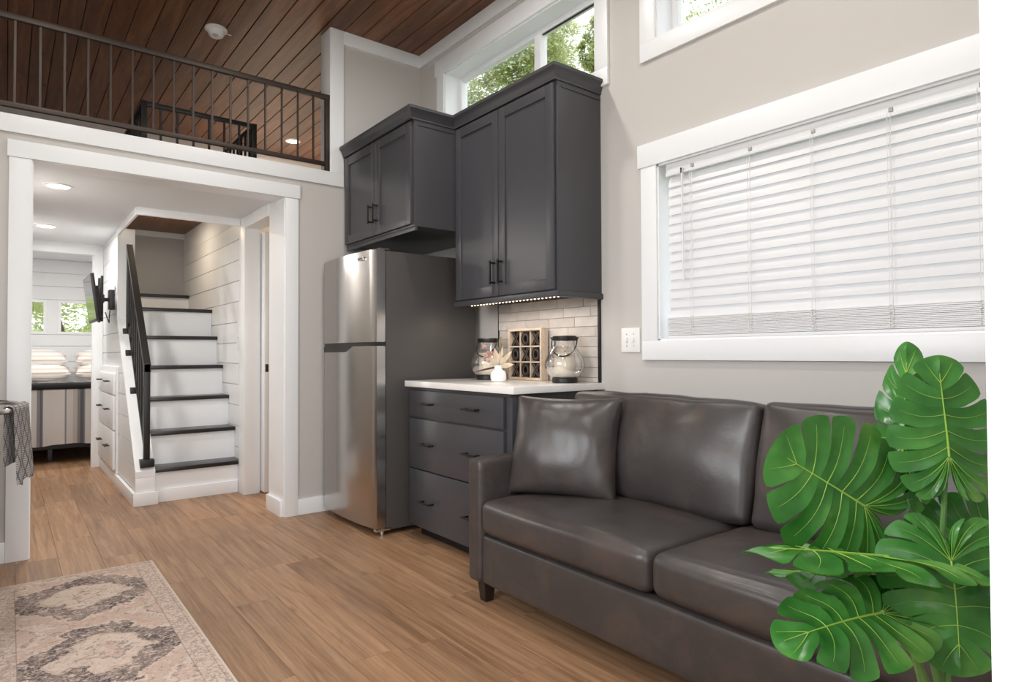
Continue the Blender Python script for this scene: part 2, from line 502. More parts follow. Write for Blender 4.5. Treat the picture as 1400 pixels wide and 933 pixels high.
B('jamb', DB[0]-.02, DB[1]+.02, -.03, .158, DB[3], DB[3]+.02, M_TRIM, d)
B('side_casing', DB[1]+.004, DB[1]+.10, .14, .157, 0, DB[3]+.02, M_TRIM, d); B('side_casing', DB[0]-.10, DB[0]-.004, .14, .157, 0, DB[3]+.02, M_TRIM, d)
B('head_casing', DB[0]-.12, DB[1]+.12, .14, .158, DB[3]+.02, DB[3]+.12, M_TRIM, d)

# ------------------------------------------------------------------ recessed lights
M_CAN = emis('downlight_lens', (1, .86, .66, 1), 9)
M_CANW = emis('downlight_lens_cool', (1, .95, .88, 1), 9)
def can(x, y, z, label, power, col, lens, r=.062, group=None):
    o = thing('recessed_light', label, 'ceiling light', (x, y, z), group)
    MB().lathe([(r+.018, 0), (r+.016, -.006), (r, -.008), (r-.004, 0)], (x, y, z), 28, False).build('trim_ring', M_WHITEP, o)
    MB().lathe([(.001, -.004), (r, -.004), (r, -.001), (.001, -.001)], (x, y, z), 28).build('lens', lens, o)
    l = bpy.data.lights.new('bulb', 'AREA'); l.shape = 'DISK'; l.size = r*2; l.energy = power; l.color = col
    lo = bpy.data.objects.new('bulb', l); COL.objects.link(lo); lo.parent = o; lo.location = (0, 0, -.012)
    return o
WARM = (1, .80, .58); NEUT = (1, .96, .91)
can(.245, 4.885, 2.150, 'lit recessed downlight in the white hall ceiling near the doorway', 13, NEUT, M_CANW)
can(.243, 6.46, 2.150, 'lit recessed downlight in the hall ceiling beside the bedroom opening', 13, NEUT, M_CANW)
can(2.39, 6.78, ZC-.001, 'lit recessed downlight in the dark wood ceiling above the loft', 14, WARM, M_CAN)
for (x, y, nm) in ((.1, 1.0, 'near the entrance on the kitchen side'), (.1, 2.7, 'over the kitchen runner'), (1.45, 1.0, 'in front of the sofa end'), (1.45, 2.7, 'in front of the dark cabinets')):
    can(x, y, ZC-.001, 'recessed downlight in the living room wood ceiling ' + nm, 12, NEUT, M_CANW)

# ------------------------------------------------------------------ loft railings
def baluster(mb, x, y, z0, z1, s=.011): mb.box(x-s/2, x+s/2, y-s/2, y+s/2, z0, z1); return mb
rl = thing('loft_railing', 'long dark bronze metal railing along the open loft edge', 'railing', (.8, 4.32, 2.358))
RY = 4.262
B('top_rail', XL, 1.762, RY-.016, RY+.016, 2.866, 2.898, M_BRONZE, rl, .002)
B('bottom_rail', XL, 1.73, RY-.014, RY+.014, 2.398, 2.424, M_BRONZE, rl, .002)
B('post', 1.728, 1.757, RY-.015, RY+.015, 2.358, 2.868, M_BRONZE, rl, .002)
xb = 1.645
while xb > XL+.03:
    baluster(MB(), xb, RY, 2.42, 2.87).build('baluster', M_BRONZE, rl); xb -= .1083
sr = thing('stair_opening_railing', 'black three-sided railing around the stair opening up in the loft', 'railing', (1.12, 5.2, 2.352))
can(1.02, 6.36, 2.353, 'added warm downlight hidden under the wood soffit to brighten the stairwell', 3.8, WARM, M_CAN)  # added lamp hidden behind the header, lifts the dark stairwell
SY = 5.15
for (x, y) in ((.75, SY), (1.507, SY), (.75, 6.6), (1.507, 6.6)):
    B('post', x-.019, x+.019, y-.019, y+.019, 2.352, 2.895, M_BLACK, sr, .002)
B('top_rail', .735, 1.525, SY-.017, SY+.017, 2.862, 2.893, M_BLACK, sr, .002)
B('top_rail', .735, .767, SY+.02, 6.6, 2.862, 2.893, M_BLACK, sr, .002)
B('top_rail', 1.492, 1.524, SY+.02, 6.6, 2.862, 2.893, M_BLACK, sr, .002)
for k in range(1, 7): baluster(MB(), .75+k*.108, SY, 2.352, 2.87, .014).build('baluster', M_BLACK, sr)
for xx in (.75, 1.507):
    for k in range(1, 13): baluster(MB(), xx, SY+k*.112, 2.352, 2.87, .014).build('baluster', M_BLACK, sr)

# smoke detector
sx, sy_ = 1.135, 4.76
o = thing('smoke_detector', 'white round smoke detector on the dark wood ceiling', 'smoke detector', (sx, sy_, ZC))
MB().lathe([(.001, 0), (.072, 0), (.073, -.012), (.068, -.018), (.001, -.018)], (sx, sy_, ZC), 32).build('mounting_plate', M_WHITEP, o)
MB().lathe([(.058, -.018), (.056, -.032), (.046, -.052), (.036, -.060), (.001, -.062)], (sx, sy_, ZC), 32).build('sensor_body', M_WHITEP, o)
MB().lathe([(.019, -.058), (.018, -.064), (.001, -.065)], (sx-.012, sy_-.03, ZC), 16).build('test_button', mat('grey_plastic', srgb(190, 190, 188), .4), o)
MB().cyl((sx+.06, sy_+.02, ZC-.008), (sx+.105, sy_+.015, ZC-.012), .003, seg=6).build('pull_tab', M_WHITEP, o)

# ------------------------------------------------------------------ hall, stairs
tag(B('wall_hall_left', -.05, .05, 4.40, 7.34, 0, 2.152, M_WALL), kind='structure')
# wall between stairs and bathroom
wsr = B('wall_stair_right', 1.475, 1.56, 5.14, 7.42, 0, 2.36, M_TRIM); tag(wsr, kind='structure')
SH = .168
z = .0
while z < 2.35:
    B('plank', 1.460, 1.475, 5.26, 7.40, z+.0025, min(z+SH-.0025, 2.352), M_SHIP, wsr, .0015, 1); z += SH
tag(B('wall_bath_stub', 1.462, 1.56, 4.40, 4.56, 0, 2.152, M_WALL), kind='structure')
tag(B('wall_bath_header', 1.462, 1.56, 4.56, 5.14, 2.06, 2.152, M_TRIM), kind='structure')
d = struct('door_3', (1.5, 5.1, 0))
B('jamb', 1.432, 1.540, 5.118, 5.14, 0, 2.15, M_TRIM, d, .002)
B('side_casing', 1.432, 1.462, 5.14, 5.262, 0, 2.15, M_TRIM, d, .002)
B('head_casing', 1.432, 1.462, 4.565, 5.117, 2.06, 2.149, M_TRIM, d, .002)
slab = B('door_slab', 1.566, 1.602, 5.055, 5.72, .012, 2.04, M_TRIM, d, .003)
B('latch_plate', 1.572, 1.596, 5.052, 5.056, .945, 1.005, M_BLACK, slab, .001)
# bathroom behind the opening
wb = B('wall_bath_back', 1.56, 3.2, 5.93, 6.02, 0, 2.152, mat('warm_bath_paint', srgb(232, 222, 208), .6)); tag(wb, kind='structure')
tag(B('baseboard_bath', 1.56, 3.15, 5.912, 5.93, 0, .10, M_TRIM, None, .003), kind='structure')
tag(B('trim_20', 1.56, 3.15, 5.905, 5.93, .108, .128, M_BLACK, None, .002), kind='structure')
o = thing('towel_hook_rail', 'black hook rail on the warm lit bathroom wall', 'hook rail', (1.95, 5.92, 1.72))
B('plate', 1.78, 2.12, 5.918, 5.93, 1.72, 1.80, M_BLACK, o, .002)
for k in range(3): MB().tube([(1.84+k*.1, 5.918, 1.74), (1.84+k*.1, 5.89, 1.73), (1.84+k*.1, 5.88, 1.75)], .006).build('hook', M_BLACK, o)
mb = MB(); pts = []
for i in range(9):
    for j in range(10):
        u, v = i/8, j/9
        pts.append((1.80+.13*u*(.3+.7*v)+.02*v, 5.885+.012*math.sin(u*9)*v, 1.46-.42*v))
mb.add(pts, [(i*10+j, (i+1)*10+j, (i+1)*10+j+1, i*10+j+1) for i in range(8) for j in range(9)])
bmesh.ops.solidify(mb.bm, geom=mb.bm.faces[:], thickness=.012)
tag(mb.build('hanging_towel', mat('dark_grey_cloth', srgb(66, 64, 63), .9)), 'dark grey cloth hanging on the bathroom wall', 'towel')
area('bath_lamp', (2.1, 5.2, 2.1), (2.0, 5.6, 0), .4, .4, 9, (1, .78, .55))

# stairs -----------------------------------------------------------------
RUN, RISE, Y1 = .19, .2485, 5.285
st = thing('staircase', 'white staircase with black treads rising from the hall to the loft', 'staircase', (1.15, 5.3, 0))
for n in range(1, 7):
    yf = Y1+RUN*(n-1); zt = RISE*n
    B('riser', .852, 1.459, yf, yf+.02, zt-RISE, zt-.03, M_TRIM, st)
    yb_ = yf+RUN if n < 6 else 7.20
    B('tread', .852, 1.459, yf-.024, yb_+.02, zt-.03, zt, M_TREAD, st, .004)
B('riser', .852, 1.459, 7.18, 7.2, RISE*6, 1.66, M_TRIM, st)
B('tread', .852, 1.459, 7.155, 7.399, 1.66, 1.69, M_TREAD, st, .004)
B('base_board', .86, 1.43, Y1-.018, Y1, 0, .093, M_TRIM, st, .003)
tag(B('wall_stair_back', .75, 1.475, 7.402, 7.42, 0, 2.352, M_GREY), kind='structure')
tag(B('ceiling_stairwell', .735, 1.475, 5.264, 7.402, 2.354, 2.37, M_CEIL), kind='structure')
trim(21, .72, 1.431, 5.235, 5.262, 2.095, 2.152)             # header over the stairs
trim(22, .718, .737, 5.262, 6.30, 2.095, 2.152)
cap = lambda y: .27+1.13*(y-5.27)
YP = 6.27
# half wall and full wall beside the stairs
mb = MB(); mb.prism([(5.255, 0), (YP, 0), (YP, cap(YP)), (5.255, cap(5.255))], 'x', .745, .848)
mb.box(.745, .848, YP, 7.34, 0, 2.152)
wst = mb.build('wall_stair_side', M_TRIM); tag(wst, kind='structure')
z = .095
while z < 2.14:
    a, b2 = z+.0025, min(z+SH-.0025, 2.15)
    ya = lambda zz: max(5.262, min(YP, 5.27+(zz-.27)/1.13+.004)) if zz < cap(YP) else YP
    if a > .95 or True:
        MB().prism([(ya(a), a), (7.338, a), (7.338, b2), (ya(b2), b2)], 'x', .731, .745).build('plank', M_SHIP, wst)
    z += SH
mb = MB(); mb.prism([(5.235, cap(5.235)-.03), (5.235, cap(5.235)+.012), (YP, cap(YP)+.02), (YP, cap(YP)-.03)], 'x', .724, .8505)
mb.build('cap_board', M_TRIM, wst)
B('end_board', .724, .8505, 5.236, 5.256, .09, cap(5.235)-.031, M_TRIM, wst, .002)
B('corner_board', .722, .8505, YP-.025, YP, cap(YP)-.02, 2.152, M_TRIM, wst, .002)
tag(B('baseboard_stair_side', .708, .731, 5.22, 7.34, 0, .093, M_TRIM, None, .003), kind='structure')
tag(B('baseboard_stair_end', .708, .868, 5.213, 5.235, 0, .093, M_TRIM, None, .003), kind='structure')
# stair railing
hr = thing('stair_handrail', 'black metal stair railing standing on the sloped white cap', 'railing', (.80, 5.28, .27))
MB().box(.78, .82, 5.262, 5.302, cap(5.29)+.0, 1.02, .003).build('post', M_BLACK, hr)
B('foot_plate', .755, .845, 5.228, 5.34, cap(5.3)-.035, cap(5.3)+.02, M_BLACK, hr, .003)
def bar(y0, z0, y1, z1, w=.045, h=.02, x=.80, name='rail'):
    mbb = MB(); mbb.prism([(y0, z0-h), (y0, z0+h), (y1, z1+h), (y1, z1-h)], 'x', x-w/2, x+w/2); return mbb.build(name, M_BLACK, hr)
bar(5.262, .985, 6.17, 1.985, .045, .028, name='top_rail')
bar(5.312, cap(5.312)+.09, 6.15, cap(6.15)+.09, .03, .014, name='bottom_rail')
MB().box(.778, .822, 6.13, 6.172, cap(6.15)+.02, 1.97, .003).build('post', M_BLACK, hr)
for k in range(1, 8):
    y = 5.29+k*.105
    baluster(MB(), .80, y, cap(y)+.08, 1.0+1.09*(y-5.262), .016).build('baluster', M_BLACK, hr)
for y in (5.72, 5.98, 6.14):
    MB().box(.752, .80, y-.014, y+.014, cap(y)-.01, cap(y)+.05, .002).build('bracket', M_BLACK, hr)
# switch plate on the stair wall
o = thing('stair_switch_plate', 'narrow white switch plate on the shiplap wall of the stairs', 'light switch', (1.455, 5.36, 1.1))
B('plate', 1.452, 1.460, 5.325, 5.395, 1.12, 1.36, M_WHITEP, o, .002); B('toggle', 1.446, 1.453, 5.352, 5.368, 1.22, 1.26, M_WHITEP, o, .002)
# drawers built into the stair side
bd = thing('built_in_drawers', 'white chest of three drawers built into the side of the stairs', 'drawers', (.72, 6.73, .095))
B('face_frame', .712, .730, 6.16, 7.32, .096, .985, M_TRIM, bd, .003)
for z0, z1 in ((.125, .445), (.455, .74), (.75, .925)):
    dr = B('drawer', .694, .7115, 6.215, 7.28, z0, z1, M_TRIM, bd, .004)
    for y in (6.48, 7.02):
        zc = (z0+z1)/2+.02
        mb = MB(); mb.box(.655, .667, y-.07, y+.07, zc-.006, zc+.006, .002); mb.box(.667, .694, y-.058, y-.048, zc-.005, zc+.005); mb.box(.667, .694, y+.048, y+.058, zc-.005, zc+.005)
        mb.build('handle', M_BLACK, dr)
# television on an arm
tv = thing('television', 'small black flat television on a wall arm over the built-in drawers', 'television', (.6, 6.52, 1.37))
Mt = Matrix.Translation((.565, 6.525, 1.562)) @ Matrix.Rotation(R(-7), 4, 'Y')
M_SCREEN = mat('dark_glossy_screen', srgb(18, 18, 20), .06, spec=.7)
MB().box(-.012, .012, -.325, .325, -.196, .196, .004, M=Mt).build('bezel', M_BLACK, tv)
MB().box(-.0145, -.011, -.312, .312, -.178, .184, M=Mt).build('screen', M_SCREEN, tv)
MB().box(.012, .045, -.24, .24, -.16, .10, .015, M=Mt).build('rear_shell', M_BLACK, tv)
ar = thing('television_bracket', 'black articulated wall bracket holding the television', 'bracket', (.72, 6.5, 1.5))
MB().box(.622, .640, 6.40, 6.44, 1.37, 1.76, .003).build('upright', M_BLACK, ar)
MB().box(.622, .640, 6.60, 6.64, 1.37, 1.76, .003).build('upright', M_BLACK, ar)
MB().box(.640, .648, 6.40, 6.64, 1.53, 1.60, .002).build('crossplate', M_BLACK, ar)
MB().cyl((.648, 6.52, 1.565), (.69, 6.52, 1.565), .016).build('arm', M_BLACK, ar)
MB().box(.69, .7305, 6.46, 6.58, 1.48, 1.65, .003).build('wall_plate', M_BLACK, ar)
MB().tube([(.70, 6.5, 1.49), (.69, 6.47, 1.40), (.685, 6.42, 1.36), (.675, 6.40, 1.38), (.66, 6.45, 1.45)], .004, 6).build('cable', M_BLACK, ar)
o = thing('outlet_plate', 'white outlet plate on the shiplap beside the television', 'outlet', (.728, 6.33, 1.55))
B('plate', .725, .7312, 6.40, 6.47, 1.655, 1.77, M_WHITEP, o, .002)
B('socket', .7225, .7252, 6.42, 6.45, 1.72, 1.75, M_WHITEP, o, .001); B('socket', .7225, .7252, 6.42, 6.45, 1.675, 1.705, M_WHITEP, o, .001)

# ------------------------------------------------------------------ bedroom
BZ = 2.30; BY = 9.95
tag(B('wall_bedroom_front', .656, .85, 7.342, 7.40, 0, BZ, M_WALL), kind='structure')
tag(B('wall_bedroom_inner', .85, 2.3, 7.425, 7.48, 0, BZ, M_WALL), kind='structure')
tag(B('wall_bedroom_front_left', -1.2, .06, 7.342, 7.40, 0, BZ, M_WALL), kind='structure')
tag(B('wall_bedroom_header', .06, .656, 7.342, 7.40, 2.053, BZ, M_TRIM), kind='structure')
d = struct('door_4', (.4, 7.33, 0))
B('side_casing', .652, .730, 7.318, 7.342, 0, 2.053, M_TRIM, d, .002)
B('head_casing', .05, .730, 7.318, 7.342, 2.053, 2.15, M_TRIM, d, .002)
B('jamb', .645, .656, 7.342, 7.41, 0, 2.053, M_TRIM, d)
tag(B('ceiling_bedroom', -1.3, 2.4, 7.38, BY+.1, BZ, BZ+.08, M_WCEIL), kind='structure')
tag(B('wall_bedroom_left', -1.3, -1.2, 7.4, BY+.1, 0, BZ, M_SHIP), kind='structure')
tag(B('wall_bedroom_right', 2.3, 2.4, 7.4, BY+.1, 0, BZ, M_SHIP), kind='structure')
BW = [(-.12, .37, 1.372, 1.765), (.527, 1.02, 1.372, 1.765)]
mb = MB()
wall_cells(mb, [-1.3, 2.4]+[v for h in BW for v in h[:2]], [0, BZ, 1.372, 1.765], BW, lambda a, b, c, dd: mb.box(a, b, BY, BY+.14, c, dd))
wbb = mb.build('wall_bedroom_back', M_TRIM); tag(wbb, kind='structure')
zs = [0, .2, .4, .6, .8, 1.0, 1.2, 1.345, 1.79, 1.96, 2.13, BZ]
for a, b2 in zip(zs, zs[1:]):
    segs = [(-1.2, 2.3)] if not (a > 1.3 and b2 < 1.8) else [(-1.2, BW[0][0]-.02), (BW[0][1]+.02, BW[1][0]-.02), (BW[1][1]+.02, 2.3)]
    for s0, s1 in segs:
        if a < .5: continue
        B('plank', s0, s1, BY-.014, BY, a+.003, b2-.003, M_SHIP, wbb, .0015, 1)
for i, (x0, x1, z0, z1) in enumerate(BW):
    w = struct('window_%d' % (5+i), ((x0+x1)/2, BY, z0))
    for a in ((x0-.02, x0+.012, z0-.02, z1+.02), (x1-.012, x1+.02, z0-.02, z1+.02)): B('frame', a[0], a[1], BY-.02, BY+.03, a[2], a[3], M_TRIM, w)
    for a in ((z0-.02, z0+.012), (z1-.012, z1+.02)): B('frame', x0, x1, BY-.019, BY+.03, a[0], a[1], M_TRIM, w)
    B('pane', x0, x1, BY+.06, BY+.066, z0, z1, M_GLASS, w)
for xx in (-.3, 1.2): can(xx, 8.4, BZ-.001, 'added unseen downlight in the bedroom ceiling ' + ('beside the left wall' if xx < 0 else 'beside the right wall'), 13, NEUT, M_CANW)  # unseen fill lamps, added to make the bedroom bright

can(.36, 7.60, BZ-.001, 'added unseen downlight brightening the foot of the bed', 7, NEUT, M_CANW)  # extra lamp out of view above the opening, added to brighten the coverlet
# striped cloth: u along x
def stripes(name, base, cols, axis, scale, rough=.9):
    mt, nt, b = newmat(name); L = nt.links
    tc = N(nt, 'ShaderNodeTexCoord'); sp = N(nt, 'ShaderNodeSeparateXYZ'); L.new(tc.outputs['Object'], sp.inputs[0])
    mu = N(nt, 'ShaderNodeMath', operation='MULTIPLY'); mu.inputs[1].default_value = scale; L.new(sp.outputs[axis], mu.inputs[0])
    ad = N(nt, 'ShaderNodeMath', operation='ADD'); ad.inputs[1].default_value = 100.0; L.new(mu.outputs[0], ad.inputs[0])
    fr = N(nt, 'ShaderNodeMath', operation='FRACT'); L.new(ad.outputs[0], fr.inputs[0])
    rp = ramp(nt, cols, 'CONSTANT'); L.new(fr.outputs[0], rp.inputs[0])
    nz = N(nt, 'ShaderNodeTexNoise', Scale=90.0, Detail=3.0); L.new(tc.outputs['Object'], nz.inputs['Vector'])
    mx = N(nt, 'ShaderNodeMix', data_type='RGBA', blend_type='MULTIPLY'); mx.inputs[0].default_value = .12
    L.new(rp.outputs[0], mx.inputs[6]); L.new(nz.outputs[0], mx.inputs[7]); L.new(mx.outputs[2], b.inputs['Base Color'])
    b.inputs['Roughness'].default_value = rough
    return mt
cr, bg_, gr, dg = srgb(244, 238, 233), srgb(228, 216, 207), srgb(166, 162, 163), srgb(124, 122, 127)
M_COV = stripes('striped_coverlet', cr, [(0, cr), (.18, gr), (.205, cr), (.30, bg_), (.36, gr), (.40, dg), (.45, gr), (.47, cr), (.64, bg_), (.68, gr), (.70, cr), (.80, gr), (.84, dg), (.87, gr), (.885, cr)], 0, 1.7)
M_PIL = stripes('striped_pillowcase', cr, [(0, cr), (.22, gr), (.26, cr), (.5, bg_), (.60, gr), (.66, cr), (.85, bg_)], 2, 6.2)
bed = thing('bed', 'bed with a striped cream and grey coverlet and black folded band', 'bed', (.3, 8.8, 0))
BX0, BX1, BF, BH = -.45, 1.15, 7.80, 9.90
mb = MB(); tb = rounded_box(BX1-BX0, BH-BF, .50, .06, 12, (0, 0, .01)); mb._merge(tb, Matrix.Translation(((BX0+BX1)/2, (BF+BH)/2, .475))); mb.build('mattress', mat('white_mattress', srgb(230, 226, 220), .8), bed)
# coverlet: drape over foot and sides
mb = MB(); nx, nz_ = 60, 10; verts = []; faces = []
for i in range(nx+1):
    u = i/nx; x = BX0-.02+(BX1-BX0+.04)*u
    for j in range(nz_+1):
        v = j/nz_
        zz = .735-(.545+.008*math.sin(u*19))*v
        yy = BF-.02-.018*math.sin(u*46+math.sin(u*13))*v-.02*v
        verts.append((x, yy, zz))
    verts.append((x, BF+.03, .757)); verts.append((x, BH-.55, .762))
n = nz_+3
for i in range(nx):
    for j in range(nz_): faces.append((i*n+j, (i+1)*n+j, (i+1)*n+j+1, i*n+j+1))
    faces.append((i*n, (i+1)*n, (i+1)*n+nz_+1, i*n+nz_+1)); faces.append((i*n+nz_+1, (i+1)*n+nz_+1, (i+1)*n+nz_+2, i*n+nz_+2))
mb.add(verts, faces); bmesh.ops.solidify(mb.bm, geom=mb.bm.faces[:], thickness=.008); mb.build('coverlet', M_COV, bed)
mb = MB(); tb = rounded_box(BX1-BX0+.05, .12, .055, .025, 10, (0, 0, .006), .006, 3); mb._merge(tb, Matrix.Translation(((BX0+BX1)/2, BF+.02, .775))); mb.build('folded_band', mat('black_blanket', srgb(26, 26, 28), .9), bed)
B('bed_frame', BX0+.02, BX1-.02, BF+.05, BH, .14, .23, M_BLACK, bed, .005)
for x in (BX0+.1, (BX0+BX1)/2, BX1-.1):
    for y in (BF+.18, BH-.1): B('leg', x-.02, x+.02, y-.02, y+.02, 0, .14, M_BLACK, bed, .003)
def pillow_bm(w, h, t, nn=22, pinch=.06, wob=.006, seed=0, power=2.4):
    """throw pillow in the XZ plane, thickness along Y"""
    tb = bmesh.new(); F, Bk = {}, {}
    for i in range(nn+1):
        for j in range(nn+1):
            u, v = -1+2*i/nn, -1+2*j/nn
            ex = 1-pinch*(1-abs(v)**2)*abs(u)**1.5 if True else 1
            ez = 1-pinch*(1-abs(u)**2)*abs(v)**1.5
            x, zz = u*ex*w/2, v*ez*h/2
            th = t/2*((1-abs(u)**power)*(1-abs(v)**power))**.45
            d_ = noise.noise(Vector((x*9+seed*5, zz*9, seed)))*wob
            d2 = noise.noise(Vector((x*22+seed*5, zz*9, seed+9)))*wob*.5*max(abs(u), abs(v))
            F[i, j] = tb.verts.new((x, -th-d_*(th > .003)-d2*(th > .003), zz))
            edge = i in (0, nn) or j in (0, nn)
            Bk[i, j] = F[i, j] if edge else tb.verts.new((x, th, zz))
    for i in range(nn):
        for j in range(nn):
            tb.faces.new((F[i, j], F[i+1, j], F[i+1, j+1], F[i, j+1]))
            q = (Bk[i, j], Bk[i, j+1], Bk[i+1, j+1], Bk[i+1, j])
            if len(set(q)) == 4: 
                try: tb.faces.new(q)
                except ValueError: pass
    return tb
pos = [(.30, 9.42, .88, .62, 'lower striped pillow in the left stack on the bed'), (.28, 9.5, 1.03, .60, 'upper striped pillow in the left stack on the bed'),
       (.955, 9.42, .88, .62, 'lower striped pillow in the right stack on the bed'), (.955, 9.5, 1.03, .6, 'upper striped pillow in the right stack on the bed')]
for k, (x, y, zz, w_, lb) in enumerate(pos):
    mb = MB(); tb = pillow_bm(w_, .42, .22, 16, .05, .008, k+1); mb._merge(tb, Matrix.Translation((x, y, zz+.01)) @ Matrix.Rotation(R(-80), 4, 'X'))
    tag(mb.build('bed_pillow', M_PIL, None, 60), lb, 'pillow', 'striped pillows on the bed')

# ------------------------------------------------------------------ kitchen cabinets
def bar_pull(parent, x, y, z, length, vertical, out=.03):
    """black bar pull on a face at x (facing -x)"""
    mb = MB(); h = length/2
    if vertical:
        mb.box(x-out-.009, x-out, y-.005, y+.005, z-h, z+h, .0015)
        for s in (-1, 1): mb.box(x-out, x, y-.005, y+.005, z+s*(h-.012)-.005, z+s*(h-.012)+.005)
    else:
        mb.box(x-out-.009, x-out, y-h, y+h, z-.005, z+.005, .0015)
        for s in (-1, 1): mb.box(x-out, x, y+s*(h-.012)-.005, y+s*(h-.012)+.005, z-.005, z+.005)
    return mb.build('handle', M_BLACK, parent)
def shaker(parent, x, y0, y1, z0, z1, rail=.058, t=.019):
    mb = MB(); b_ = .002
    mb.box(x, x+t, y0, y0+rail, z0, z1, b_); mb.box(x, x+t, y1-rail, y1, z0, z1, b_)
    mb.box(x, x+t, y0+rail, y1-rail, z1-rail, z1, b_); mb.box(x, x+t, y0+rail, y1-rail, z0, z0+rail, b_)
    dr = mb.build('door', M_CAB, parent)
    B('panel', x+.009, x+t-.002, y0+rail-.004, y1-rail+.004, z0+rail-.004, z1-rail+.004, M_CAB, dr)
    return dr
CROWN = [(0, 0), (.006, 0), (.006, .010), (.010, .016), (.014, .030), (.024, .046), (.034, .056), (.034, .072), (0, .072)]
def crown(parent, path, z):
    """path: [(x,y)] left end -> front corner -> back; flare out of the corner"""
    (xa, ya), (xb_, yb_), (xc, yc) = path
    mb = MB(); rows = []
    for d_, h in CROWN:
        rows.append([(xa-d_, ya, z+h), (xb_-d_, yb_-d_, z+h), (xc, yc-d_, z+h)])
    n = len(rows); verts = [p for r in rows for p in r]; faces = []
    for i in range(n):
        j = (i+1) % n
        for k in range(2): faces.append((i*3+k, i*3+k+1, j*3+k+1, j*3+k))
    faces.append([i*3 for i in range(n)]); faces.append([i*3+2 for i in range(n)][::-1])
    mb.add(verts, faces); return mb.build('crown_molding', M_CAB, parent, 25)
CT = 2.470
# tall wall cabinet
TX, TY0, TY1, TZ = 2.155, 2.352, 3.273, 1.392
tc_ = thing('tall_wall_cabinet', 'tall charcoal wall cabinet with two shaker doors above the counter', 'cabinet', (2.32, 2.81, TZ))
B('body', TX+.02, XW, TY0, TY1, TZ+.004, CT, M_CAB, tc_, .001)
ym = (TY0+TY1)/2+.014
d1 = shaker(tc_, TX, TY0+.016, ym-.002, TZ+.012, CT-.012); bar_pull(d1, TX, ym-.035, 1.535, .135, True)
d2 = shaker(tc_, TX, ym+.002, TY1-.012, TZ+.012, CT-.012); bar_pull(d2, TX, ym+.035, 1.535, .135, True)
B('top_panel', TX+.004, XW, TY0, TY1, CT, CT+.068, M_CAB, tc_)
crown(tc_, [(TX+.002, TY1), (TX+.002, TY0), (XW, TY0)], CT-.002)
B('side_bead', TX+.045, XW-.004, TY0-.004, TY0, CT-.032, CT-.022, M_CAB, tc_)
B('light_rail', TX-.006, TX+.016, TY0-.012, TY1, TZ-.026, TZ+.004, M_CAB, tc_, .003)
B('light_rail', TX+.016, XW, TY0-.012, TY0+.012, TZ-.026, TZ+.004, M_CAB, tc_, .003)
# led strip under it
ls = thing('led_strip', 'warm white led strip glowing under the tall charcoal cabinet', 'led strip', (TX+.05, 2.75, TZ-.02))
B('strip', TX+.055, TX+.070, TY0+.03, TY1-.05, TZ-.019, TZ+.0035, M_CAB, ls)
led_me = None
M_LED = emis('warm_led', (1, .66, .42, 1), 5)
for k in range(26):
    y = TY0+.05+k*.031
    if led_me is None:
        o = MB().lathe([(.001, -.005), (.004, -.004), (.005, 0)], (TX+.0625, y, TZ-.019), 10).build('led', M_LED, ls); led_me = o.data; base_loc = WL[o.name].z
    else:
        inst('led', led_me, (TX+.0625, y, base_loc), ls)
l = bpy.data.lights.new('led_glow', 'AREA'); l.shape = 'RECTANGLE'; l.size = .03; l.size_y = .8; l.energy = 1.7; l.color = (1, .87, .74)
lo = bpy.data.objects.new('led_glow', l); COL.objects.link(lo); lo.parent = ls; lo.location = (.07, .06, -.03)
o = thing('puck_light', 'small round puck light under the tall cabinet beside the fridge', 'puck light', (2.30, 3.16, TZ))
MB().lathe([(.034, 0), (.033, -.010), (.028, -.012), (.001, -.012)], (2.26, 3.17, TZ+.004), 20).build('housing', M_WHITEP, o)
MB().lathe([(.026, -.0125), (.025, -.0145), (.001, -.0145)], (2.26, 3.17, TZ+.004), 20).build('lens', emis('puck_lens', (1, .75, .55, 1), 4), o)
# short cabinet over the fridge
SX, SY0, SY1, SZ = 1.855, 3.273, 4.236, 1.832
sc_ = thing('fridge_wall_cabinet', 'short deep charcoal wall cabinet mounted over the fridge', 'cabinet', (2.17, 3.75, SZ))
B('body', SX+.02, XW, SY0, SY1, SZ+.004, CT, M_CAB, sc_, .001)
ym = 3.748
d1 = shaker(sc_, SX, SY0+.016, ym-.002, SZ+.016, CT-.012); bar_pull(d1, SX, ym-.035, 1.985, .12, True)
d2 = shaker(sc_, SX, ym+.002, SY1-.02, SZ+.016, CT-.012); bar_pull(d2, SX, ym+.035, 1.985, .12, True)
B('top_panel', SX+.004, XW, SY0, SY1, CT, CT+.068, M_CAB, sc_)
crown(sc_, [(SX+.002, SY1), (SX+.002, SY0), (TX+.01, SY0)], CT-.002)
B('side_bead', SX+.045, TX-.01, SY0-.004, SY0, CT-.032, CT-.022, M_CAB, sc_)
B('bottom_rail', SX+.022, SX+.04, SY0, SY1, SZ-.022, SZ+.004, M_CAB, sc_, .002)
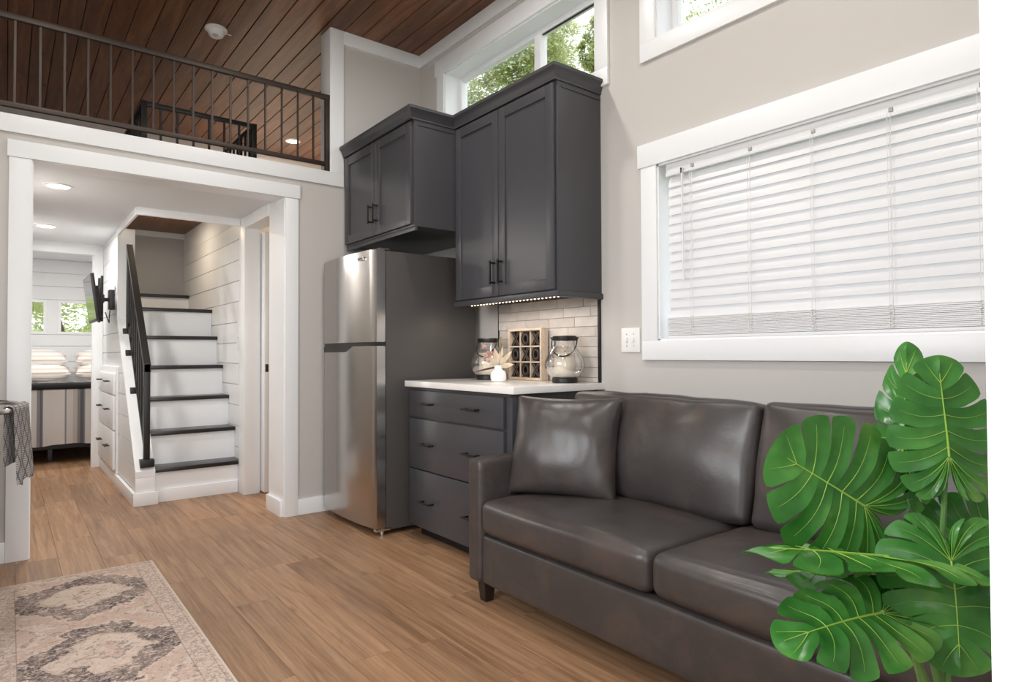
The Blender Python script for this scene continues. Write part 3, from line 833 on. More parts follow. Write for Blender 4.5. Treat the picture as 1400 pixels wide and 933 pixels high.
# base cabinet
bc = thing('drawer_base_cabinet', 'charcoal base cabinet with three wide drawers beside the sofa', 'cabinet', (2.19, 2.87, 0))
BCX, BC0, BC1 = 1.882, 2.39, 3.358
B('body', BCX+.02, XW, BC0, BC1, .07, .885, M_CAB, bc, .001)
B('toe_kick', BCX+.08, XW-.02, BC0+.01, BC1-.01, 0, .07, M_CABIN, bc)
B('shadow_rail', BCX+.012, BCX+.022, BC0, BC1, .869, .885, M_CAB, bc)
for z0, z1, zh_ in ((.074, .403, .232), (.411, .700, .56), (.712, .866, .792)):
    dr = B('drawer', BCX, BCX+.0195, BC0+.045, BC1-.008, z0, z1, M_CAB, bc, .002)
    for y in (2.69, 3.135): bar_pull(dr, BCX, y, zh_, .125, False)
ctop = B('countertop', 1.863, XW, 2.333, 3.374, .886, .921, M_QUARTZ, None, .003)
tag(ctop, 'white quartz countertop slab on the charcoal drawer cabinet', 'countertop')
# backsplash tiles
M_TILE = mat('pale_stone_tile', srgb(205, 198, 192), .35, spec=.45, var=.22, vscale=14, bump=.08, bscale=60)
nt = M_TILE.node_tree; pb = nt.nodes['Principled BSDF']; src = pb.inputs['Base Color'].links[0].from_socket
oi = N(nt, 'ShaderNodeObjectInfo'); mr = N(nt, 'ShaderNodeMapRange'); mr.inputs['To Min'].default_value = .84; mr.inputs['To Max'].default_value = 1.1
nt.links.new(oi.outputs['Random'], mr.inputs[0]); mv = N(nt, 'ShaderNodeVectorMath', operation='SCALE'); nt.links.new(src, mv.inputs[0]); nt.links.new(mr.outputs[0], mv.inputs['Scale']); nt.links.new(mv.outputs[0], pb.inputs['Base Color'])
bs = thing('tile_backsplash', 'pale stone subway tile backsplash with black edge strips behind the counter', 'backsplash', (2.482, 2.81, .921))
B('grout_bed', 2.4835, XW, 2.372, 3.252, .921, 1.391, mat('grout', srgb(150, 145, 140), .9), bs)
B('edge_strip', 2.474, XW, 2.358, 2.372, .921, 1.366, M_BLACK, bs)
B('edge_strip', 2.478, XW, 3.252, 3.259, .921, 1.391, M_BLACK, bs)
rh, tl = .0555, .212
r_ = 0; z = 1.391
while z > .925:
    z0 = max(.9215, z-rh); yy = 2.372 - [.10, .155, .03, .19, .08, .0, .14, .05, .17][r_ % 9]
    while yy < 3.252:
        a, b2 = max(yy, 2.372), min(yy+tl, 3.252)
        if b2-a > .012: B('tile', 2.4775+random.uniform(-.0008, .0008), 2.4845, a+.0012, b2-.0012, z0+.0012, z-.0012, M_TILE, bs, .0012, 1)
        yy += tl
    z -= rh; r_ += 1

# ------------------------------------------------------------------ refrigerator
fr = thing('refrigerator', 'stainless steel top-freezer refrigerator with dark grey sides', 'refrigerator', (2.07, 3.81, 0))
FY0, FY1 = 3.432, 4.226
B('body', 1.772, 2.42, FY0+.006, FY1-.006, .03, 1.700, M_FSIDE, fr, .004)
def door_poly(x_front, bow, y0, y1, xb_, inset=0):
    pts = [(xb_, y0)]
    for k in range(25):
        u = k/24; y = y0+(y1-y0)*u
        e = 2*u-1
        pts.append((x_front-bow*(1-abs(e)**2.2)+.010*max(0, abs(e)-.965)/.035*1.0, y))
    pts.append((xb_, y1)); return pts
for nm, z0, z1 in (('freezer_door', 1.152, 1.704), ('fridge_door', .048, 1.128)):
    mb = MB(); mb.prism(door_poly(1.700, .026, FY0, FY1, 1.766), 'z', z0, z1)
    bmesh.ops.bevel(mb.bm, geom=[e for e in mb.bm.edges if abs(e.verts[0].co.z-e.verts[1].co.z) < 1e-6], offset=.004, segments=2, affect='EDGES')
    dd = mb.build(nm, M_STEEL, fr, 40)
    if nm == 'freezer_door':
        mb = MB(); mb.box(1.6732, 1.685, 3.545, 3.615, 1.648, 1.668, .002); bd_ = mb.build('badge', M_CHROME, dd); tag(bd_, 'small chrome badge')
        mb = MB(); mb.box(1.6722, 1.674, 3.552, 3.608, 1.653, 1.663); mb.build('badge_panel', M_FSIDE, dd)
    else:
        pk = [p for p in door_poly(1.6985, .026, FY0, FY1, 1.73) if 3.68 < p[1] < 4.205]
        yl, yr = pk[0][1], pk[-1][1]
        mb = MB(); mb.prism([(1.72, yl)]+pk+[(1.72, yr)], 'z', 1.092, 1.129)
        # slanted inner end like the moulded grip
        for v in mb.bm.verts:
            if v.co.y < yl+.09 and v.co.z < 1.1: v.co.z += .036*(1-(v.co.y-yl)/.09)
        hd = mb.build('grip_recess', M_BLACK, dd); tag(hd, 'black moulded grip recess')
mb = MB(); mb.prism(door_poly(1.7015, .025, FY0+.004, FY1-.004, 1.766), 'z', 1.128, 1.152); mb.build('door_gasket', M_BLACK, fr, 40)
mb = MB(); mb.prism(door_poly(1.696, .026, FY0+.02, FY1-.004, 1.73), 'z', 1.1515, 1.1575); mb.build('freezer_grip_lip', M_STEEL, fr, 40)
B('kick_grille', 1.79, 1.80, FY0+.02, FY1-.02, .012, .05, M_BLACK, fr)
B('hinge', 1.705, 1.80, FY0+.0, FY0+.035, .030, .047, M_CHROME, fr, .003)
B('hinge', 1.735, 1.80, FY0+.01, FY0+.055, 1.704, 1.716, M_FSIDE, fr, .003)
for (x, y) in ((1.76, FY0+.035), (1.76, FY1-.04), (2.36, FY0+.04), (2.36, FY1-.04)):
    MB().cyl((x, y, 0), (x, y, .032), .014, seg=12).build('foot', M_CHROME if x < 2 else M_BLACK, fr)

# ------------------------------------------------------------------ things on the counter
ZT = .921
GL = [(.058, .026), (.080, .034), (.100, .060), (.109, .092), (.104, .122), (.086, .158), (.068, .188), (.060, .205), (.058, .232)]
def lantern(x, y, rot, lb):
    o = thing('lantern', lb, 'lantern', (x, y, ZT), 'glass candle lanterns on the counter')
    MB().lathe([(.066, 0), (.069, .003), (.069, .024), (.066, .027), (.001, .027)], (x, y, ZT+.0005), 40).build('base', M_BLACK, o)
    prof = GL + [(r-.0022, z_) for r, z_ in GL[::-1]]
    MB().lathe(prof, (x, y, ZT), 48, False).build('glass_globe', M_LGLASS, o, 60)
    MB().lathe([(.056, .226), (.063, .226), (.065, .231), (.065, .249), (.061, .252), (.055, .250)], (x, y, ZT), 40, False).build('rim', M_BLACK, o)
    c, s_ = math.cos(rot), math.sin(rot)
    pts = []
    for k in range(25):
        a = math.pi*k/24
        lx = .068*math.cos(a)*(1+.10*math.sin(a)); dz = -.098*math.sin(a)**.85; fx = -.030*math.sin(a)
        pts.append((x+fx*s_*0-(.062*math.sin(a))*c-lx*s_, y-(.062*math.sin(a))*s_+lx*c, ZT+.240+dz))
    MB().tube(pts, .0036, 8).build('bail_handle', M_BLACK, o)
    for sg in (-1, 1):
        MB().cyl((x-sg*.060*s_, y+sg*.060*c, ZT+.240), (x-sg*.076*s_, y+sg*.076*c, ZT+.240), .005, seg=8).build('pivot', M_BLACK, o)
    cd_ = thing('pillar_candle', 'cream pillar candle inside the ' + ('lantern by the fridge' if y > 2.8 else 'lantern by the sofa end'), 'candle', (x, y, ZT+.028))
    MB().lathe([(.001, .1285), (.03, .1285), (.052, .135), (.056, .130), (.056, .0)], (x, y, ZT+.0285), 32).build('wax', M_CREAM, cd_)
    MB().cyl((x, y, ZT+.155), (x, y, ZT+.172), .0015, seg=6).build('wick', M_BLACK, cd_)
lantern(2.352, 2.50, R(36), 'round glass lantern with black rim on the counter beside the sofa end')
lantern(2.300, 3.125, R(20), 'round glass lantern with black rim standing next to the fridge')

# vase with dried flowers
vx, vy = 2.165, 2.845
vs = thing('bud_vase', 'small white ceramic bud vase with cream dried leaves', 'vase', (vx, vy, ZT))
MB().lathe([(.030, 0), (.040, .004), (.045, .020), (.045, .040), (.040, .058), (.026, .066), (.022, .074), (.022, .092), (.018, .092), (.018, .06), (.001, .058)], (vx, vy, ZT), 36).build('body', M_CERAM, vs, 50)
fl = thing('dried_bouquet', 'cream and pink dried leaf bouquet standing in the white bud vase', 'bouquet', (vx, vy, ZT+.07))
M_PETAL = mat('cream_dried_leaf', srgb(244, 234, 218), .7, var=.08, vscale=30)
M_PINK = mat('dusty_pink_bloom', srgb(186, 148, 142), .8, var=.2, vscale=60)
VC = Vector((vx, vy, ZT+.085))
def dleaf(tip, width, mt=M_PETAL, name='dried_leaf', curl=.01):
    T = Vector(tip); L_ = T.length; dirv = T.normalized()
    side = dirv.cross(FW).normalized(); nrm = side.cross(dirv)
    vv, ff = [], []
    n_ = 10
    for i in range(n_+1):
        u = i/n_; wd = width*math.sin(math.pi*min(1, u*.93+.07))**.8*(1-u*.35) if i < n_ else .0004
        for k, s_ in enumerate((-1, -.5, 0, .5, 1)):
            vv.append(VC+dirv*(L_*u)+side*(wd*s_)+nrm*(curl*(abs(s_)-.4)+.012*math.sin(u*3)))
    for i in range(n_):
        for k in range(4): ff.append((i*5+k, (i+1)*5+k, (i+1)*5+k+1, i*5+k+1))
    mb = MB(); mb.add(vv, ff); bmesh.ops.solidify(mb.bm, geom=mb.bm.faces[:], thickness=.0012); mb.build(name, mt, fl, 60)
cr_, cu_, cf_ = RT, UP, FW
for (a, b_, f_, wd) in ((-.022, .105, 0, .020), (.005, .075, -.03, .020), (.075, .085, -.01, .017), (.085, .012, -.02, .017), (.025, .118, .02, .016), (-.04, .055, -.02, .016), (.045, .055, -.035, .018)):
    dleaf(cr_*a+cu_*b_+cf_*f_, wd)
dleaf(cr_*-.15+cu_*-.035+cf_*.03, .006, mat('brown_dried_leaf', srgb(110, 72, 60), .8))
for k in range(13):
    p = VC+cr_*(-.052+random.uniform(-.03, .016))+cu_*(.07+random.uniform(-.045, .05))+cf_*random.uniform(-.02, .02)
    mb = MB(); tb = bmesh.new(); bmesh.ops.create_icosphere(tb, subdivisions=2, radius=.011*random.uniform(.7, 1.25))
    for v in tb.verts: v.co *= 1+noise.noise(v.co*160+Vector((k, 0, 0)))*.35
    mb._merge(tb, Matrix.Translation(p)); mb.build('bloom', M_PINK, fl, 60)
MB().tube([VC+cu_*-.02, VC+cr_*.012+cu_*.08, VC+cr_*.018+cu_*.13], .0018, 6).build('stem', mat('dry_stem', srgb(120, 110, 80), .8), fl)
mb = MB(); tb = bmesh.new(); bmesh.ops.create_icosphere(tb, subdivisions=2, radius=1); mb._merge(tb, Matrix.Translation(VC+cr_*.012+cu_*.145) @ Matrix.Rotation(.3, 4, 'X') @ Matrix.Diagonal((.008, .008, .026, 1))); mb.build('seed_head', mat('olive_seed_head', srgb(150, 140, 110), .9), fl)

# noughts and crosses board
M_PALEW = wood('pale_raw_wood', srgb(186, 166, 146), srgb(204, 186, 168), srgb(216, 200, 184), .6, 'y', 2, tint=.05)
M_BACKW = mat('washed_wood_back', srgb(196, 184, 172), .7, var=.1, vscale=12)
gb = thing('tic_tac_toe_board', 'pale wooden noughts and crosses tray leaning against the tile backsplash', 'game board', (2.44, 2.905, ZT))
GX0, GX1, GY0, GY1, GZ0, GZ1 = 2.405, 2.455, 2.752, 3.062, ZT+.001, ZT+.306
B('back_panel', GX1-.008, GX1, GY0, GY1, GZ0, GZ1, M_BACKW, gb)
fw_ = .014
B('frame_side', GX0, GX1-.008, GY0, GY0+fw_, GZ0, GZ1, M_PALEW, gb, .001); B('frame_side', GX0, GX1-.008, GY1-fw_, GY1, GZ0, GZ1, M_PALEW, gb, .001)
B('frame_rail', GX0, GX1-.008, GY0+fw_, GY1-fw_, GZ0, GZ0+fw_, M_PALEW, gb, .001); B('frame_rail', GX0, GX1-.008, GY0+fw_, GY1-fw_, GZ1-fw_, GZ1, M_PALEW, gb, .001)
cy_ = (GY1-GY0-2*fw_)/3; cz_ = (GZ1-GZ0-2*fw_)/3
for k in (1, 2):
    B('divider', GX0+.008, GX1-.008, GY0+fw_+k*cy_-.004, GY0+fw_+k*cy_+.004, GZ0+fw_, GZ1-fw_, M_PALEW, gb)
    B('divider', GX0+.006, GX1-.008, GY0+fw_, GY1-fw_, GZ0+fw_+k*cz_-.004, GZ0+fw_+k*cz_+.004, M_PALEW, gb)
M_PIECE = mat('black_painted_wood', srgb(16, 15, 15), .6); M_LINE = mat('tan_line', srgb(150, 130, 112), .7)
def xpoly(s, w):
    # outline of an X filling a square of half size s with arm half width w
    return [(-s, s), (-s+2*w, s), (0, w*1.3), (s-2*w, s), (s, s), (w*.9, 0), (s, -s), (s-2*w, -s), (0, -w*1.3), (-s+2*w, -s), (-s, -s), (-w*.9, 0)]
for r_ in range(3):
    for c_ in range(3):
        cy = GY1-fw_-cy_*(c_+.5); cz = GZ1-fw_-cz_*(r_+.5)
        is_x = (r_+c_) % 2 == 0
        names = ('top', 'middle', 'bottom'); cols_ = ('nearest the fridge', 'centre', 'nearest the sofa')
        lb = 'black %s piece in the %s row of the wooden tray, %s column' % ('cross' if is_x else 'nought', names[r_], cols_[c_])
        pt = thing('cross_piece' if is_x else 'nought_piece', lb, 'game piece', (GX0+.018, cy, cz-.04), 'pieces in the noughts and crosses tray')
        x0, x1 = GX0+.010, GX1-.0082
        hs = min(cy_, cz_)/2-.0055
        if is_x:
            mb = MB(); mb.prism([(cy+a, cz+b_) for a, b_ in xpoly(hs, .0145)], 'x', x0, x1); mb.build('body', M_PIECE, pt)
            q = [(x0-.0004, cy+a, cz+b_) for a, b_ in xpoly(hs*.84, .009)]
            MB().tube(q, .0008, 5, True).build('line', M_LINE, pt)
        else:
            def ring(sc_y, sc_z): return [(cy+hs*sc_y*math.cos(k*math.pi/16), cz+hs*sc_z*math.sin(k*math.pi/16)) for k in range(32)]
            o1, i1 = ring(.94, 1), ring(.34, .46)
            mb = MB(); vv = [(x0, *p) for p in o1]+[(x0, *p) for p in i1]+[(x1, *p) for p in o1]+[(x1, *p) for p in i1]; ff = []
            for k in range(32):
                k2 = (k+1) % 32
                ff += [(k, k2, 32+k2, 32+k), (64+k, 96+k, 96+k2, 64+k2), (k, 64+k, 64+k2, k2), (32+k, 32+k2, 96+k2, 96+k)]
            mb.add(vv, ff); mb.build('body', M_PIECE, pt)
            MB().tube([(x0-.0004, *p) for p in ring(.55, .66)], .0008, 5, True).build('line', M_LINE, pt)

# double switch plate by the window
o = thing('light_switch', 'white double toggle switch plate between window and backsplash', 'light switch', (2.48, 2.15, 1.085))
B('plate', 2.481, XW, 2.09, 2.212, 1.083, 1.207, M_WHITEP, o, .002)
for y in (2.128, 2.174):
    B('toggle', 2.472, 2.482, y-.005, y+.005, 1.135, 1.158, M_WHITEP, o, .002)
    for zz in (1.115, 1.175): MB().cyl((2.4795, y, zz), (2.4812, y, zz), .003, seg=8).build('screw', M_CHROME, o)

# ------------------------------------------------------------------ venetian blind
M_SLAT, snt, sb = newmat('white_faux_wood_slat'); sb.inputs['Base Color'].default_value = srgb(228, 229, 231); sb.inputs['Roughness'].default_value = .35
tr = N(snt, 'ShaderNodeBsdfTranslucent'); tr.inputs[0].default_value = srgb(250, 248, 244)
ms = N(snt, 'ShaderNodeMixShader'); ms.inputs[0].default_value = .0
snt.links.new(sb.outputs[0], ms.inputs[1]); snt.links.new(tr.outputs[0], ms.inputs[2]); snt.links.new(ms.outputs[0], snt.nodes['Material Output'].inputs[0])
vb = thing('venetian_blind', 'closed white venetian blind covering the large window above the sofa', 'blind', (2.53, 1.21, 1.15))
VY0, VY1, VX = .50, 1.928, 2.515
mb = MB(); mb.box(VX-.022, VX+.03, VY0, VY1, 1.945, 1.992, .004); mb.build('headrail', M_SLAT, vb)
B('valance_lip', VX-.027, VX-.020, VY0, VY1, 1.930, 1.945, M_SLAT, vb, .003)
slat = None; pitch = .04493; z = 1.928; sw, tilt = .058, R(72)
zbot = 1.262
while z > 1.29:
    if slat is None:
        mb = MB(); prof = []
        for k in range(5):
            u = -1+2*k/4; prof.append((u*sw/2, .003*(1-u*u)))
        pts = [(c*math.cos(tilt)-h*math.sin(tilt), -c*math.sin(tilt)*-1*-1+h*math.cos(tilt)) for c, h in prof]
        pts = [(-(c*math.cos(tilt))-h*math.sin(tilt), -(c*math.sin(tilt))+h*math.cos(tilt)*0) for c, h in prof]
        lower = [(p[0]+.0028, p[1]) for p in pts]
        poly = [(VX+p[0], z-.022+p[1]) for p in pts]+[(VX+p[0], z-.022+p[1]) for p in lower[::-1]]
        mb.prism(poly, 'y', VY0+.003, VY1-.003); o = mb.build('slat', M_SLAT, vb); slat = o.data; zofs = WL[o.name]-Vector((0, 0, z))
    else:
        inst('slat', slat, Vector((0, 0, z))+zofs+Vector((random.uniform(-.001, .001), random.uniform(-.002, .002), 0)), vb)
    z -= pitch
# slats stacked above the bottom rail
sm = None
for k in range(14):
    zz = 1.163+k*.0062
    o = B('stacked_slat', VX-.025, VX+.025, VY0+.003, VY1-.003, zz, zz+.0054, M_SLAT, vb, .001, 1) if sm is None else inst('stacked_slat', sm.data, WL[sm.name]+Vector((random.uniform(-.0015, .0015), random.uniform(-.002, .002), zz-1.163)), vb)
    sm = sm or o
B('bottom_rail', VX-.026, VX+.026, VY0+.002, VY1-.002, 1.1475, 1.1605, M_SLAT, vb, .003)
M_CORD = mat('white_cord', srgb(235, 234, 230), .7)
for y in (1.776, 1.482, 1.209, .927, .653):
    for dy in (0, .012):
        MB().tube([(VX-.0285, y+dy, 1.945), (VX-.0285, y+dy, 1.55), (VX-.0285, y+dy, 1.165)], .0011, 5).build('ladder_cord', M_CORD, vb)
    B('cord_clip', VX-.0295, VX-.022, y-.008, y+.006, 1.946, 1.962, mat('clear_clip', srgb(170, 170, 165), .2), vb, .001)
    pts = [(VX-.030-.003*math.sin(t_*2.1), y+.006+.012*math.sin(t_*1.7), 1.25-.0075*t_) for t_ in range(12)]
    MB().tube(pts, .0014, 5).build('loose_cord', M_CORD, vb)
MB().cyl((VX-.036, 1.826, 1.925), (VX-.036, 1.822, 1.42), .0045, seg=8).build('tilt_wand', M_SLAT, vb)
B('wand_hook', VX-.040, VX-.022, 1.822, 1.832, 1.925, 1.952, M_CHROME, vb, .001)

# ------------------------------------------------------------------ leather sofa
def leather(name, base, warm, rough=.36):
    mt, nt, b = newmat(name); L = nt.links
    tc = N(nt, 'ShaderNodeTexCoord')
    n1 = N(nt, 'ShaderNodeTexNoise', Scale=5.0, Detail=9.0, Roughness=.68, Distortion=.8); L.new(tc.outputs['Object'], n1.inputs['Vector'])
    r1 = ramp(nt, [(.22, tuple(c*.8 for c in base[:3])+(1,)), (.5, base), (.85, warm)]); L.new(n1.outputs[0], r1.inputs[0])
    L.new(r1.outputs[0], b.inputs['Base Color'])
    n2 = N(nt, 'ShaderNodeTexNoise', Scale=3.2, Detail=6.0); L.new(tc.outputs['Object'], n2.inputs['Vector'])
    mr = N(nt, 'ShaderNodeMapRange'); mr.inputs['From Min'].default_value = .3; mr.inputs['From Max'].default_value = .7
    mr.inputs['To Min'].default_value = rough-.07; mr.inputs['To Max'].default_value = rough+.1; L.new(n2.outputs[0], mr.inputs[0]); L.new(mr.outputs[0], b.inputs['Roughness'])
    b.inputs['Specular IOR Level'].default_value = .6
    v = N(nt, 'ShaderNodeTexVoronoi', Scale=240.0); L.new(tc.outputs['Object'], v.inputs['Vector'])
    n3 = N(nt, 'ShaderNodeTexNoise', Scale=16.0, Detail=5.0, Distortion=1.0); L.new(tc.outputs['Object'], n3.inputs['Vector'])
    ma = N(nt, 'ShaderNodeMath', operation='MULTIPLY_ADD'); ma.inputs[1].default_value = .10; L.new(v.outputs['Distance'], ma.inputs[0]); L.new(n3.outputs[0], ma.inputs[2])
    bp = N(nt, 'ShaderNodeBump', Strength=.14, Distance=.006); L.new(ma.outputs[0], bp.inputs['Height']); L.new(bp.outputs[0], b.inputs['Normal'])
    return mt
M_LEA = leather('charcoal_brown_leather', srgb(64, 59, 58), srgb(90, 76, 68))
M_SEAM = mat('grey_thread', srgb(120, 112, 106), .7)
M_DWOOD = mat('dark_espresso_wood', srgb(42, 30, 25), .4)
sf = thing('leather_sofa', 'dark grey brown leather sofa along the wall under the large window', 'sofa', (2.03, 1.32, 0))
FX = 1.600                     # front face
def rb(name, x0, x1, y0, y1, z0, z1, r, puff=(0, 0, 0), n=12, wob=0, seed=0, M=None, parent=sf, mt=None):
    mb = MB(); tb = rounded_box(x1-x0, y1-y0, z1-z0, r, n, puff, wob, seed)
    mb._merge(tb, (M or Matrix.Identity(4)) @ Matrix.Translation(((x0+x1)/2, (y0+y1)/2, (z0+z1)/2)))
    return mb.build(name, mt or M_LEA, parent, 60)
AY1, AI = 2.328, 2.236
AR0, ARI = .30, .392
rb('base', FX+.004, 2.42, ARI, AI, .088, .300, .018, (.004, 0, 0), 10)
a = rb('arm', FX-.004, 2.40, AI, AY1, .088, .622, .020, (0, .004, 0), 12)
rb('arm', FX-.004, 2.40, AR0, ARI, .088, .622, .020, (0, .004, 0), 12)
rb('backrest', 2.27, 2.452, ARI-.01, AI+.01, .09, .862, .035, (0, 0, 0), 12)
for (x, y) in ((FX+.055, 2.265), (FX+.055, .37), (2.37, 2.265), (2.37, .37)):
    mb = MB(); mb.prism([(x-.03, y-.03), (x+.03, y-.03), (x+.03, y+.03), (x-.03, y+.03)], 'z', 0, .092)
    for v in mb.bm.verts:
        if v.co.z < .01: v.co.x = x+(v.co.x-x)*.72; v.co.y = y+(v.co.y-y)*.72
    bmesh.ops.bevel(mb.bm, geom=mb.bm.edges[:], offset=.003, segments=2, affect='EDGES')
    mb.build('leg', M_DWOOD, sf)
YM = 1.316
def seam_loop(pts, name, parent, r=.0014): return MB().tube(pts, r, 5, True).build(name, M_SEAM, parent)
for k, (y0, y1) in enumerate(((YM+.002, AI-.003), (ARI+.003, YM-.002))):
    sc1 = rb('seat_cushion', FX-.012, 2.20, y0, y1, .303, .452, .042, (.010, 0, .024), 22, .003, 3+k)
def back_cushion(y0, y1, seed):
    w = y1-y0; zc = .665
    M_ = Matrix.Translation((2.172, (y0+y1)/2, zc)) @ Matrix.Rotation(R(14), 4, 'Y')
    mb = MB(); tb = rounded_box(.150, w, .455, .032, 26, (.058, 0.004, .010), .007, seed); mb._merge(tb, M_)
    o = mb.build('back_cushion', M_LEA, sf, 60)
    # sewn edge around the front panel
    pts = []
    h_, w_ = .455/2-.006, w/2-.006
    for t_ in range(80):
        a_ = 2*math.pi*t_/80; c, s_ = math.cos(a_), math.sin(a_)
        e = 8
        rr = (abs(c)**e+abs(s_)**e)**(-1/e)
        pts.append(M_ @ Vector((-.045, c*rr*w_*1.0, s_*rr*h_*1.0)))
    seam_loop(pts, 'seam', o, .003)
back_cushion(YM-.058, AI-.012, 11)
back_cushion(ARI+.012, YM-.068, 17)
# throw pillow
bl, br = Vector((1.775, 2.225, .50)), Vector((1.975, 1.825, .50))
ax = (br-bl).normalized(); nrm = Vector((ax.y, -ax.x, 0)); nrm = nrm if nrm.x < 0 else -nrm
lean = R(17)
zax = (Vector((0, 0, 1))*math.cos(lean) - nrm*math.sin(lean)).normalized(); yax = zax.cross(ax).normalized()
Mp = Matrix((ax, yax, zax)).transposed().to_4x4(); Mp.translation = (bl+br)/2 + zax*.178 + Vector((0, 0, .0))
mb = MB(); tb = pillow_bm(.50, .45, .20, 40, .06, .007, 4, 2.2); mb._merge(tb, Mp)
tag(mb.build('throw_pillow', M_LEA, None, 70), 'square leather throw pillow propped in the sofa corner by the cabinet', 'pillow')

# ------------------------------------------------------------------ runner rug
def rug_mat():
    mt, nt, b = newmat('vintage_runner_weave'); L = nt.links
    tc = N(nt, 'ShaderNodeTexCoord')
    def m(op, a, b_=None, c=None):
        n = N(nt, 'ShaderNodeMath', operation=op)
        for i, v in enumerate((a, b_, c)):
            if v is None: continue
            if isinstance(v, (int, float)): n.inputs[i].default_value = v
            else: L.new(v, n.inputs[i])
        return n.outputs[0]
    def noise_(scale, detail=4.0, rough=.6, dist=0.0, vec=None):
        n = N(nt, 'ShaderNodeTexNoise', Scale=scale, Detail=detail, Roughness=rough, Distortion=dist)
        L.new(vec or tc.outputs['Object'], n.inputs['Vector']); return n
    def mixc(f, a, b_):
        n = N(nt, 'ShaderNodeMix', data_type='RGBA')
        for i, v in ((0, f), (6, a), (7, b_)):
            if isinstance(v, (int, float)): n.inputs[i].default_value = v
            elif isinstance(v, tuple): n.inputs[i].default_value = v
            else: L.new(v, n.inputs[i])
        return n.outputs[2]
    def step(v, lo, hi):
        n = N(nt, 'ShaderNodeMapRange'); n.inputs['From Min'].default_value = lo; n.inputs['From Max'].default_value = hi
        L.new(v, n.inputs[0]); return n.outputs[0]
    def warp(scale, amp):
        nz = noise_(scale, 3.0)
        sb_ = N(nt, 'ShaderNodeVectorMath', operation='SUBTRACT'); sb_.inputs[1].default_value = (.5, .5, .5); L.new(nz.outputs['Color'], sb_.inputs[0])
        sc = N(nt, 'ShaderNodeVectorMath', operation='SCALE'); sc.inputs['Scale'].default_value = amp; L.new(sb_.outputs[0], sc.inputs[0])
        return sc.outputs[0]
    ad = N(nt, 'ShaderNodeVectorMath', operation='ADD'); L.new(tc.outputs['Object'], ad.inputs[0]); L.new(warp(8.0, .2), ad.inputs[1])
    ad2 = N(nt, 'ShaderNodeVectorMath', operation='ADD'); L.new(ad.outputs[0], ad2.inputs[0]); L.new(warp(45.0, .035), ad2.inputs[1])
    sn = N(nt, 'ShaderNodeVectorMath', operation='SNAP'); sn.inputs[1].default_value = (.009, .009, 1); L.new(ad2.outputs[0], sn.inputs[0])
    sp = N(nt, 'ShaderNodeSeparateXYZ'); L.new(sn.outputs[0], sp.inputs[0])
    ux = m('ABSOLUTE', sp.outputs[0])
    vy = m('ABSOLUTE', m('SUBTRACT', m('FRACT', m('ADD', m('DIVIDE', sp.outputs[1], .69), 198.978)), .5))
    dia = m('ADD', m('DIVIDE', ux, .30), m('DIVIDE', vy, .50))
    hexa = m('MAXIMUM', dia, m('DIVIDE', vy, .40))
    cream, beige, pink, char, grey, brown = srgb(216, 198, 184), srgb(194, 172, 158), srgb(200, 170, 156), srgb(86, 79, 82), srgb(128, 117, 115), srgb(150, 122, 108)
    rp = ramp(nt, [(0, brown), (.05, cream), (.11, pink), (.15, grey), (.17, cream), (.33, beige), (.36, char), (.52, grey), (.54, char), (.62, cream), (.66, pink), (.74, beige), (.84, cream), (.92, grey), (.95, pink)], 'CONSTANT')
    L.new(m('MULTIPLY', hexa, .60), rp.inputs[0])
    col = rp.outputs[0]
    # floral marks: cream flowers in the dark, dark marks in the light
    vo = N(nt, 'ShaderNodeTexVoronoi', Scale=34.0); L.new(ad2.outputs[0], vo.inputs['Vector'])
    fl_ = m('MULTIPLY', step(vo.outputs['Distance'], .40, .28), .85)
    col = mixc(m('MULTIPLY', fl_, step(noise_(13.0).outputs[0], .36, .50)), col, cream)
    col = mixc(m('MULTIPLY', step(noise_(48.0, 5.0, .7, 1.2).outputs[0], .50, .56), .6), col, beige)
    marks = m('MULTIPLY', step(noise_(34.0, 6.0, .75, 1.8).outputs[0], .555, .61), .72)
    col = mixc(marks, col, srgb(104, 92, 91))
    wash = m('MULTIPLY', step(noise_(70.0, 4.0, .7).outputs[0], .48, .60), .42)
    col = mixc(wash, col, srgb(206, 186, 172))
    fade = m('MULTIPLY', step(noise_(4.5, 3.0).outputs[0], .45, .70), .5)
    col = mixc(fade, col, srgb(204, 182, 168))
    # border bands
    sp2 = N(nt, 'ShaderNodeSeparateXYZ'); L.new(tc.outputs['Object'], sp2.inputs[0])
    bx = m('SUBTRACT', RUGW/2, m('ABSOLUTE', sp2.outputs[0])); by = m('SUBTRACT', RUGL/2, m('ABSOLUTE', sp2.outputs[1]))
    bdd = m('MINIMUM', bx, by)
    wv = N(nt, 'ShaderNodeTexVoronoi', Scale=30.0, feature='DISTANCE_TO_EDGE'); L.new(ad2.outputs[0], wv.inputs['Vector'])
    bcol = mixc(m('MULTIPLY', step(wv.outputs['Distance'], .13, .05), .55), srgb(208, 188, 174), srgb(132, 115, 108))
    bcol = mixc(m('MULTIPLY', marks, .6), bcol, srgb(120, 106, 102))
    bcol = mixc(wash, bcol, srgb(212, 194, 182))
    col = mixc(m('LESS_THAN', bdd, .085), col, bcol)
    ln = m('LESS_THAN', m('ABSOLUTE', m('SUBTRACT', bdd, .085)), .0018); ln2 = m('LESS_THAN', m('ABSOLUTE', m('SUBTRACT', bdd, .022)), .0015)
    col = mixc(m('MULTIPLY', m('MAXIMUM', ln, ln2), .6), col, srgb(140, 122, 114))
    col = mixc(m('LESS_THAN', bdd, .009), col, srgb(210, 196, 184))
    wa = step(noise_(260.0, 2.0).outputs[0], .25, .75)
    mw = N(nt, 'ShaderNodeMix', data_type='RGBA', blend_type='MULTIPLY'); mw.inputs[0].default_value = 1
